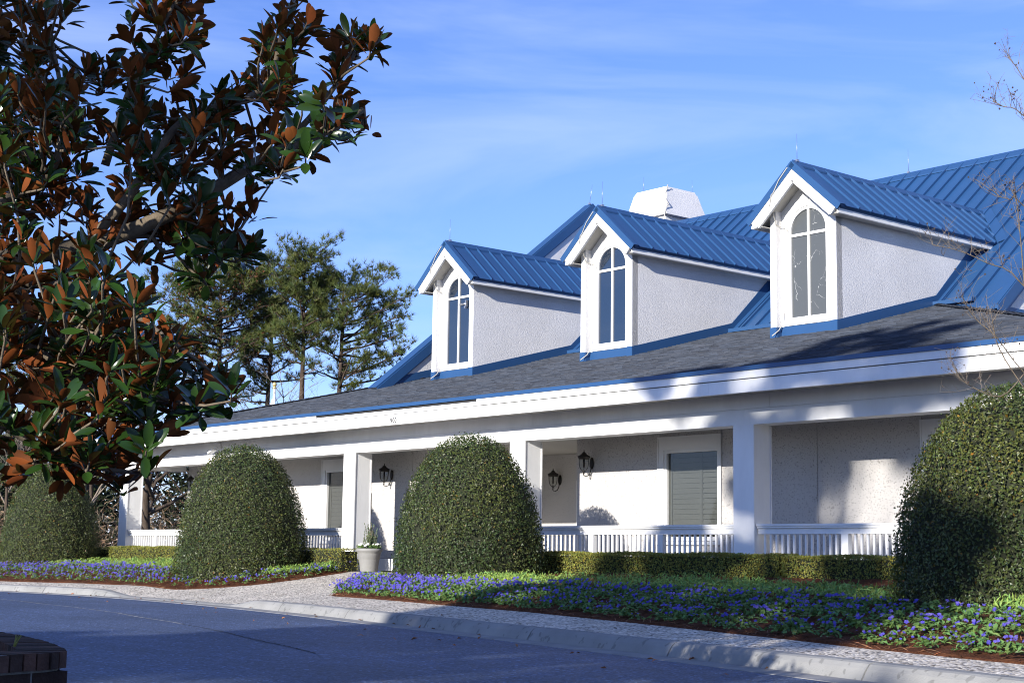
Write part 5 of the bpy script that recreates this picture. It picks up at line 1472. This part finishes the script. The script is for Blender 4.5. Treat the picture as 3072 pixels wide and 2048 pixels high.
def leaf_template(w_, curl, fold, b):
    st = [0, .12, .3, .54, .78, .93, 1.0]; wd_ = [.0, .36, .78, 1.0, .86, .44, 0]
    V, F = [], []
    for s, q in zip(st, wd_):
        z = curl * (s - .0) ** 2
        V.append((s, 0, z))
    m0 = len(V)
    for s, q in list(zip(st, wd_))[1:-1]: V.append((s, w_ * q, curl * s ** 2 + fold * w_ * q))
    l0 = m0 + 5
    for s, q in list(zip(st, wd_))[1:-1]: V.append((s, -w_ * q, curl * s ** 2 + fold * w_ * q))
    F.append((0, 1, m0, m0)); F.append((0, l0, 1, 1))
    for i in range(4):
        F.append((i + 1, i + 2, m0 + i + 1, m0 + i)); F.append((i + 1, l0 + i, l0 + i + 1, i + 2))
    F.append((5, 6, m0 + 4, m0 + 4)); F.append((5, l0 + 4, 6, 6))
    T = []
    for f in F:
        T.append((f[0], f[1], f[2]))
        if f[3] != f[2]: T.append((f[0], f[2], f[3]))
    return np.array(V, np.float32), np.array(T, np.int32)
TPL = [leaf_template(.18, -.20, .30, 1), leaf_template(.20, -.08, .40, 1), leaf_template(.17, .14, .25, 1), leaf_template(.21, -.34, .35, 1), leaf_template(.16, .04, .55, 1)]
leaves = []
for c, ax in rosettes:
    n = random.randint(7, 11)
    a0 = random.uniform(0, 6.28)
    u_ = ax.orthogonal().normalized(); v_ = ax.cross(u_)
    for k in range(n):
        th = a0 + k * 2.4; el = math.radians(random.uniform(25, 82) if k > 3 else random.uniform(10, 38))
        d_ = ax * math.cos(el) + (u_ * math.cos(th) + v_ * math.sin(th)) * math.sin(el)
        d_ = (d_ + Vector((0, 0, -.12)) + Vector((random.gauss(0, .12), random.gauss(0, .12), random.gauss(0, .12)))).normalized()
        nn = (ax - d_ * ax.dot(d_))
        if nn.length < .05: nn = Vector((0, 0, 1))
        nn = (nn.normalized() + Vector((random.gauss(0, .25), random.gauss(0, .25), random.gauss(0, .2)))).normalized()
        nn = (nn - d_ * nn.dot(d_)).normalized()
        sd_ = nn.cross(d_)
        s = random.uniform(.095, .160)
        o_ = c + d_ * .018 - ax * .012 * k * .5
        leaves.append((o_, d_, sd_, nn, s, random.randrange(5)))
def vis_score(l):
    p = l[0] + l[1] * l[4] * .5 - CAM; dz = p.dot(fwd)
    if dz < .5: return 99
    x = p.dot(right) / dz; y = p.dot(up) / dz
    if abs(x) > .33 or abs(y) > .22: return 99
    face = abs(l[3].dot(p.normalized()))
    return dz * (1.4 - .5 * face)
leaves.sort(key=vis_score)
LT = [(1, 1, 1), (.75, .8, .8), (1.3, 1.2, 1.0), (1.0, .9, .8), (.6, .7, .7)]
lm = []
for i, (V, F) in enumerate(TPL):
    me = np_mesh('leaf', V, F, np.tile(np.array(LT[i]), (len(V), 1)), MT['magnolia_leaf'], True); lm.append(me)
for o_, d_, sd_, nn, s, k in leaves[:296]:
    ob = link('leaf', lm[k], mag)
    m_ = Matrix((d_ * s, sd_ * s, nn * s)).transposed().to_4x4(); m_.translation = o_ - MO
    ob.matrix_basis = m_
VV, FF, TT = [], [], []; off = 0
for o_, d_, sd_, nn, s, k in leaves[296:]:
    V, F = TPL[k]; R_ = np.array([d_, sd_, nn]) * s
    VV.append(V @ R_ + np.array(o_ - MO)); FF.append(F + off); off += len(V)
    b_ = random.uniform(.6, 1.35); TT.append(np.tile(np.array([b_ * random.uniform(.9, 1.15), b_, b_ * random.uniform(.8, 1.1)]), (len(V), 1)))
tag(link('foliage', np_mesh('foliage', np.concatenate(VV), np.concatenate(FF), np.concatenate(TT), MT['magnolia_leaf'], True), mag), kind='stuff')

random.seed(33); rng = np.random.default_rng(33)
# ------------------------------------------------------------------ pines behind the building
def needle_tufts(P, A, ln, wd, per=13):
    n = len(P); PP = np.repeat(P, per, 0); AA = np.repeat(A, per, 0)
    d_ = unit(AA * 1.0 + rng.normal(0, .62, (n * per, 3)))
    b = unit(np.cross(d_, rng.normal(0, 1, (n * per, 3))))
    l_ = (ln * rng.uniform(.6, 1.15, n * per))[:, None]
    V = np.stack([PP - b * wd * .5, PP + b * wd * .5, PP + d_ * l_], 1).reshape(-1, 3)
    F = np.arange(3 * n * per).reshape(-1, 3)
    cl = np.repeat(rng.uniform(.62, 1.35, (n, 1)), per * 3, 0); wm = np.repeat(rng.normal(0, .12, (n, 1)), per * 3, 0)
    T = np.concatenate([cl * (1.05 + wm), cl, cl * (1 - wm)], 1)
    return V, F, np.clip(T, .1, 3)
def pine(x, y, h, crown0, R, nl, label, lean=0.0, skew=(0, 0), cones=0.0):
    t = empty('pine_tree', (x, y, -.1)); tag(t, label, 'tree', 'tall pines behind the clubhouse')
    path = [(lean * (z / h) ** 1.5 + .12 * math.sin(z * .5 + x), .1 * math.sin(z * .4 + y), z) for z in np.linspace(0, h * .97, 14)]
    mb = MB(); mb.tube(path, [.24 * (1 - .82 * i / 13) for i in range(14)], 8); mb.build('trunk', MT['pine_bark'], t)
    lb = MB(); TP_, TA = [], []; CP = []
    for k in range(nl):
        f = (k + random.random()) / nl
        f = f ** .72
        z = h * (crown0 + (.98 - crown0) * f)
        prof = (.45 + .95 * math.sin(PI * min(1, (f * .78 + .14))) ** .8)
        l_ = R * prof * random.uniform(.55, 1.1)
        a = random.uniform(0, 2 * PI)
        l_ *= 1 + skew[0] * math.cos(a) + skew[1] * math.sin(a)
        i_ = min(12, int(z / (h * .97) * 13)); bx_, by_ = path[i_][0], path[i_][1]
        upb = .12 + .5 * f
        P = [Vector((bx_, by_, z))]; dirn = Vector((math.cos(a), math.sin(a), upb * random.uniform(.0, 1.1))).normalized()
        for s in range(5):
            dirn = (dirn + Vector((random.gauss(0, .17), random.gauss(0, .17), .07 + random.gauss(0, .10)))).normalized()
            P.append(P[-1] + dirn * l_ / 5)
        lb.tube(P, [.062 * (1 - .15 * s) * (1.1 - .5 * f) * (.5 + l_ / R * .5) for s in range(6)], 5)
        dead = f < .12 and random.random() < .5
        for s in range(2, 6):
            for q in range(random.randint(1, 3)):
                d2 = (dirn * .5 + Vector((random.gauss(0, .6), random.gauss(0, .6), random.gauss(.18, .35)))).normalized()
                l2 = random.uniform(.3, .95) * (R / 2.6) * (1.1 if s < 5 else .7)
                e = P[s] + d2 * l2; m2 = P[s].lerp(e, .5) + Vector((0, 0, -.05))
                lb.tube([P[s], m2, e], [.018, .013, .007], 3, cap=False)
                if dead: continue
                for w_ in range(random.randint(4, 7)):
                    p3 = P[s].lerp(e, random.uniform(.55, 1.05)) + Vector((random.gauss(0, .13), random.gauss(0, .13), random.gauss(.04, .10)))
                    TP_.append(p3); TA.append((d2 * .5 + Vector((0, 0, .75))).normalized())
                    if random.random() < cones: CP.append(p3)
    lb.build('limbs', MT['pine_bark'], t)
    V, F, T = needle_tufts(np.array([tuple(p) for p in TP_]), np.array([tuple(p) for p in TA]), .36, .026, 14)
    tag(link('crown', np_mesh('crown', V, F, T, MT['needle']), t), kind='stuff')
    if CP:
        P = np.array([tuple(p) for p in CP]); P = np.repeat(P, 4, 0) + rng.normal(0, .10, (len(P) * 4, 3))
        tag(link('cones', leaf_cloud('cones', P, rng.normal(0, 1, P.shape), .13, .10, MT['cone_brown'], tilt=1), t), kind='stuff')
pine(-71.3, 40.9, 15.0, .60, 2.8, 84, 'broad pine furthest left behind the roof, full of brown cones', cones=.22)
pine(-73.2, 45.2, 14.9, .57, 1.9, 46, 'slim pine just right of the broad one, near the white flagpole')
pine(-67.2, 43.4, 15.7, .57, 2.1, 50, 'tallest pine with a thin ragged pointed top', skew=(-.2, .1))
pine(-66.4, 45.2, 14.4, .57, 2.5, 56, 'rightmost pine reaching towards the blue gable', skew=(.1, .2))
pine(-78.0, 37.2, 12.6, .40, 2.6, 44, 'lower pine mostly hidden behind the magnolia leaves', cones=.15)
pine(-77.0, 33.4, 10.6, .30, 2.3, 40, 'short pine seen through gaps low in the magnolia', cones=.2)

# ------------------------------------------------------------------ bare trees and brush at the left
def bare_tree(x, y, h, label, spread=.55, m='twig', dense=3, r0=.11, droop=0.0, name='bare_tree'):
    t = empty(name, (x, y, -.1)); tag(t, label, 'tree', 'leafless trees beyond the porch')
    tr_, br = MB(), MB()
    def grow(p, d_, l_, r, lev):
        n = 4 if lev == 0 else 3
        P = [p]
        for s in range(n):
            d_ = (d_ + Vector((random.gauss(0, .14), random.gauss(0, .14), random.gauss(.03 - droop * lev, .08)))).normalized()
            P.append(P[-1] + d_ * l_ / n)
        (tr_ if lev == 0 else br).tube(P, [r * (1 - .6 * s / n) for s in range(n + 1)], 6 if lev == 0 else 3, cap=False)
        if lev >= 4 or r < .004: return
        k = (7 if lev == 0 else dense) + random.randint(0, 1)
        for j in range(k):
            f = random.uniform(.30, 1.0); q = P[min(n, int(f * n) + 1)] if lev else P[0].lerp(P[-1], f)
            a = random.uniform(0, 2 * PI); v = Vector((math.cos(a), math.sin(a), random.uniform(.0, .6)))
            grow(q, (d_ * (1 - spread) + v * spread).normalized(), l_ * random.uniform(.42, .62), r * random.uniform(.38, .55), lev + 1)
    grow(Vector((0, 0, 0)), Vector((random.uniform(-.06, .06), random.uniform(-.06, .06), 1)), h * .72, r0, 0)
    tr_.build('trunk', MT['bark'], t); br.build('branches', MT[m], t)
bare_tree(-60.5, 31.5, 8.5, 'dark many branched tree framed by the open porch end', spread=.72, m='bark', dense=4, r0=.20)
bare_tree(-64.5, 36.0, 9.0, 'thin leafless tree behind the porch end, right of the dark one', spread=.7, m='bark', dense=4, r0=.15)
bare_tree(-59.0, 28.2, 7.0, 'leafless tree between the left corner column and far left shrub', dense=4)
bare_tree(-64.0, 25.2, 7.5, 'pale leafless tree at left edge behind far left shrub', dense=4)
bare_tree(-66.0, 28.0, 6.2, 'low twiggy leafless tree behind far left shrub', dense=4)
bare_tree(-62.5, 39.5, 8.0, 'slim leafless tree below the leftmost pine', dense=3)
bare_tree(-66.0, 41.0, 7.8, 'slim leafless tree beside the white flagpole', dense=3)
bare_tree(-60.0, 42.5, 7.2, 'leafless treetop just above the shingled roof', dense=3)
# brush: one thicket nobody could count
P, Nn_ = [], []
for k in range(150):
    s = random.random()
    cx, cy = -84 + 26 * s + random.uniform(-5, 4), 16 + 34 * s + random.uniform(-4, 6)
    hh = random.uniform(1.2, 3.4); rr_ = random.uniform(1.0, 2.0)
    n = 150
    q = rng.normal(0, 1, (n, 3)); q = unit(q) * (rng.uniform(.3, 1, (n, 1)) ** .5)
    P.append(np.stack([cx + q[:, 0] * rr_, cy + q[:, 1] * rr_, np.maximum(0, hh * .55 + q[:, 2] * hh * .6)], 1)); Nn_.append(q)
P = np.concatenate(P); Nn_ = np.concatenate(Nn_)
o = link('woodland', leaf_cloud('woodland', P, Nn_, .42, .05, MT['brush'], tilt=1.2, tvar=.7, hue=.12)); tag(o, 'brown and grey winter thicket beyond the left end of the clubhouse', None, None, 'stuff')
# evergreen belt further back, its shade put into a darker leaf colour
P, Nn_ = [], []
for k in range(120):
    s = random.random()
    cx, cy = -104 + 40 * s + random.uniform(-6, 6), 22 + 56 * s + random.uniform(-6, 6)
    hh = random.uniform(4.0, 7.5); rr_ = random.uniform(1.8, 3.4); n = 420
    q = unit(rng.normal(0, 1, (n, 3))) * (rng.uniform(.3, 1, (n, 1)) ** .5)
    P.append(np.stack([cx + q[:, 0] * rr_, cy + q[:, 1] * rr_, np.maximum(0, hh * .55 + q[:, 2] * hh * .6)], 1)); Nn_.append(q)
P = np.concatenate(P); Nn_ = np.concatenate(Nn_)
o = link('evergreen_belt', leaf_cloud('evergreen_belt', P, Nn_, .5, .22, MT['shaded_leaf'], tilt=.9, tvar=.5)); tag(o, 'evergreen belt with shade coloured into its leaves behind the winter thicket', None, None, 'stuff')

random.seed(44); rng = np.random.default_rng(44)
# ------------------------------------------------------------------ crepe myrtle, bare, at the right edge
t = empty('crepe_myrtle', (-5.9, 14.2, -.2)); tag(t, 'bare crepe myrtle reaching in at right edge with dry seed pods', 'tree')
TO = Vector(t.location)
mb = MB()
for a in (0, 2.1, 4.2): mb.tube([(.08 * math.cos(a), .08 * math.sin(a), 0), (.22 * math.cos(a), .22 * math.sin(a), 1.0), (.45 * math.cos(a), .45 * math.sin(a), 2.2)], [.06, .045, .03], 7)
mb.build('trunk', MT['magnolia_bark'], t)
mb = MB(); tw = MB(); pods = MB()
ML = [[(-6.3, 14.3, 1.1), (-7.72, 13.98, 1.76), (-8.07, 13.31, 2.98), (-8.28, 13.01, 3.2), (-8.46, 12.78, 3.32), (-8.6, 12.61, 3.36)],
      [(-6.3, 14.3, .9), (-7.9, 14.29, 1.47), (-8.31, 13.66, 2.2), (-8.4, 13.33, 2.53), (-8.51, 13.17, 2.69), (-8.52, 12.97, 2.86)],
      [(-6.2, 14.2, 1.6), (-7.5, 13.8, 2.76), (-8.0, 13.23, 3.74), (-8.08, 13.12, 3.8), (-8.16, 13.02, 3.83)],
      [(-6.2, 14.2, 1.9), (-7.55, 13.5, 3.86), (-7.81, 12.97, 4.53), (-7.93, 12.81, 4.62), (-7.99, 12.74, 4.67)],
      [(-6.2, 14.2, 1.9), (-7.5, 13.4, 3.9), (-7.78, 12.94, 4.87), (-7.85, 12.82, 5.06)],
      [(-8.07, 13.31, 2.98), (-8.05, 13.23, 3.48), (-8.04, 13.17, 3.8)],
      [(-8.31, 13.66, 2.2), (-8.43, 13.41, 1.96), (-8.63, 13.16, 2.08), (-8.68, 13.07, 2.18)],
      [(-8.2, 13.5, 2.0), (-8.35, 13.3, 2.4), (-8.3, 13.1, 2.7)]]
def pod(c, r=.012):
    mb_ = pods; mb_.add([(c[0], c[1], c[2] - r), (c[0] + r, c[1], c[2]), (c[0], c[1] + r, c[2]), (c[0] - r, c[1], c[2]), (c[0], c[1] - r, c[2]), (c[0], c[1], c[2] + r)],
        [(0, 2, 1), (0, 3, 2), (0, 4, 3), (0, 1, 4), (5, 1, 2), (5, 2, 3), (5, 3, 4), (5, 4, 1)])
for pl in ML:
    sp_ = smooth_path([Vector(p) - TO for p in pl], 4); n = len(sp_)
    mb.tube(sp_, [.0055 * (1 - .8 * i / n) + .002 for i in range(n)], 5)
    for i in range(n // 3, n):
        for q in range(2):
            d_ = (sp_[i] - sp_[i - 1]).normalized()
            v = (d_ * .6 + Vector((random.gauss(0, .5), random.gauss(0, .5), random.gauss(.45, .4)))).normalized()
            l_ = random.uniform(.10, .34); a = sp_[i]; m_ = a + v * l_ * .5 + Vector((0, 0, .02)); e = a + (v + Vector((random.gauss(0, .2), random.gauss(0, .2), .2))).normalized() * l_
            tw.tube([a, m_, e], [.0028, .0022, .0015], 3, cap=False)
            for z_ in range(random.randint(2, 5)):
                s0 = a.lerp(e, random.uniform(.4, 1)); e2 = s0 + Vector((random.gauss(0, .05), random.gauss(0, .05), random.gauss(.04, .05)))
                tw.tube([s0, e2], [.0015, .001], 3, cap=False)
                if random.random() < .22: pod(e2, random.uniform(.008, .013))
mb.build('limbs', MT['magnolia_bark'], t); tag(tw.build('twigs', MT['twig'], t), kind='stuff'); tag(pods.build('seed_pods', MT['seed'], t), kind='stuff')

# ------------------------------------------------------------------ trees behind the camera whose shade falls across the drive and the porch, plus one added against sky light
random.seed(55); rng = np.random.default_rng(55)
def shade_tree(x, y, blobs, label, zb=0):
    """blobs: centre, radii, number of leaves"""
    t = empty('shade_tree', (x, y, -.6)); tag(t, label, 'tree', 'evergreen trees across the drive')
    hi = max(c[0][2] for b in blobs for c in b)
    mb = MB(); mb.tube([(0, 0, 0), (.1, .05, hi * .35), (-.05, 0, hi * .7), (0, 0, hi)], [.32, .25, .16, .05], 8); mb.build('trunk', MT['bark'], t)
    mb = MB(); PP, NN = [], []
    for c, r, n in [x for b in blobs for x in b]:
        c = Vector(c) - Vector((x, y, -.6)); zt = max(1.0, c.z - abs(c.x) * .45)
        if random.random() < .22: mb.tube([(0, 0, zt * .8), (c.x * .5, c.y * .5, (zt + c.z) * .5), c], [.05, .04, .02], 4)
        q = unit(rng.normal(0, 1, (n, 3))) * (rng.uniform(0, 1, (n, 1)) ** .42)
        PP.append(np.array(c) + q * np.array(r)); NN.append(q)
    mb.build('limbs', MT['bark'], t)
    P = np.concatenate(PP); tag(link('crown', leaf_cloud('crown', P, np.concatenate(NN), .34, .24, MT['oak_leaf'], tilt=1.0), t), kind='stuff')
YS = -25.0
def S(u, v, du, dv, n, dens=1.0, dy=0.0):                          # blob given where its shade reaches, slid back along the sun's path
    y = YS + dy
    out = []
    for k in range(int(n * 1.75)):
        while True:
            a, b = random.uniform(-1, 1), random.uniform(-1, 1)
            if a * a + b * b < 1: break
        yy = y + random.uniform(-2.5, 2.5); r = random.uniform(.30, .58)
        out.append(((u + a * du - SX * yy, yy, v + b * dv - .30 * yy), (r, r, r * .8), max(6, int(170 * dens * r * r / .36))))
    return out
SX = .27
shade_tree(-4.9, YS, [S(-12.6, 3.6, 2.0, 3.0, 52), S(-13.2, 7.8, 1.5, 1.6, 12), S(-10.6, 8.2, 2.0, 1.2, 6), S(-10.9, 11.0, 1.6, 1.6, 16), S(-14.3, 6.3, 1.2, 1.1, 8), S(-10.4, 5.0, 1.5, 1.9, 14), S(-9.2, 9.7, 1.2, .6, 4), S(-13.2, 9.7, 1.5, .6, 6), S(-12.3, .6, 2.4, 2.4, 52)], 'tall evergreen tree behind the camera shading the middle of the porch')
shade_tree(-.6, YS, [S(-9.6, 2.8, 1.6, 1.6, 30), S(-7.2, 3.4, 1.1, 1.3, 3), S(-6.0, 2.0, 1.4, 1.4, 3), S(-7.6, 5.6, .8, 1.4, 6), S(-6.3, 5.0, 1.1, .5, 3), S(-8.4, 6.2, .9, 1.3, 4), S(-6.0, -.6, 3.0, 1.8, 55)], 'looser evergreen tree behind the camera, right of the tall one')
shade_tree(-10.5, YS, [S(-16.8, -1.1, 2.4, 2.3, 62), S(-14.6, -.1, 1.8, 2.0, 45), S(-19.5, -2.0, 2.4, 2.2, 50)], 'low evergreen tree behind the camera, left of the tall one')
shade_tree(24, -4, [[((24 + random.uniform(-4, 4), -4 + random.uniform(-4, 4), random.uniform(3, 12)), (1.2, 1.2, 1.0), 160) for k in range(60)]], 'unseen broad evergreen added right of the drive to block sky light')  # added out of view to keep sky light off the magnolia and drive

# ------------------------------------------------------------------ a little litter blown against the kerb
P = []
for k in range(150):
    i = random.randrange(8, len(kp) - 8); n_ = kn(i); d_ = -random.random() ** 2.2 * 1.6 - .02 if random.random() < .75 else random.uniform(.3, 2.6)
    x_, y_ = kp[i][0] + n_.x * d_, kp[i][1] + n_.y * d_
    P.append((x_, y_, (ROADZ + (.018 if d_ > -.3 else .006)) if d_ < 0 else surf(x_, y_) + .008))
o = link('leaf_litter', leaf_cloud('leaf_litter', np.array(P), np.tile([0, 0, 1.], (len(P), 1)), .075, .034, MT['straw'], tilt=.35, tvar=.5, fold=.2))
tag(o, 'scattered dry leaves along the kerb and gutter', None, None, 'stuff')
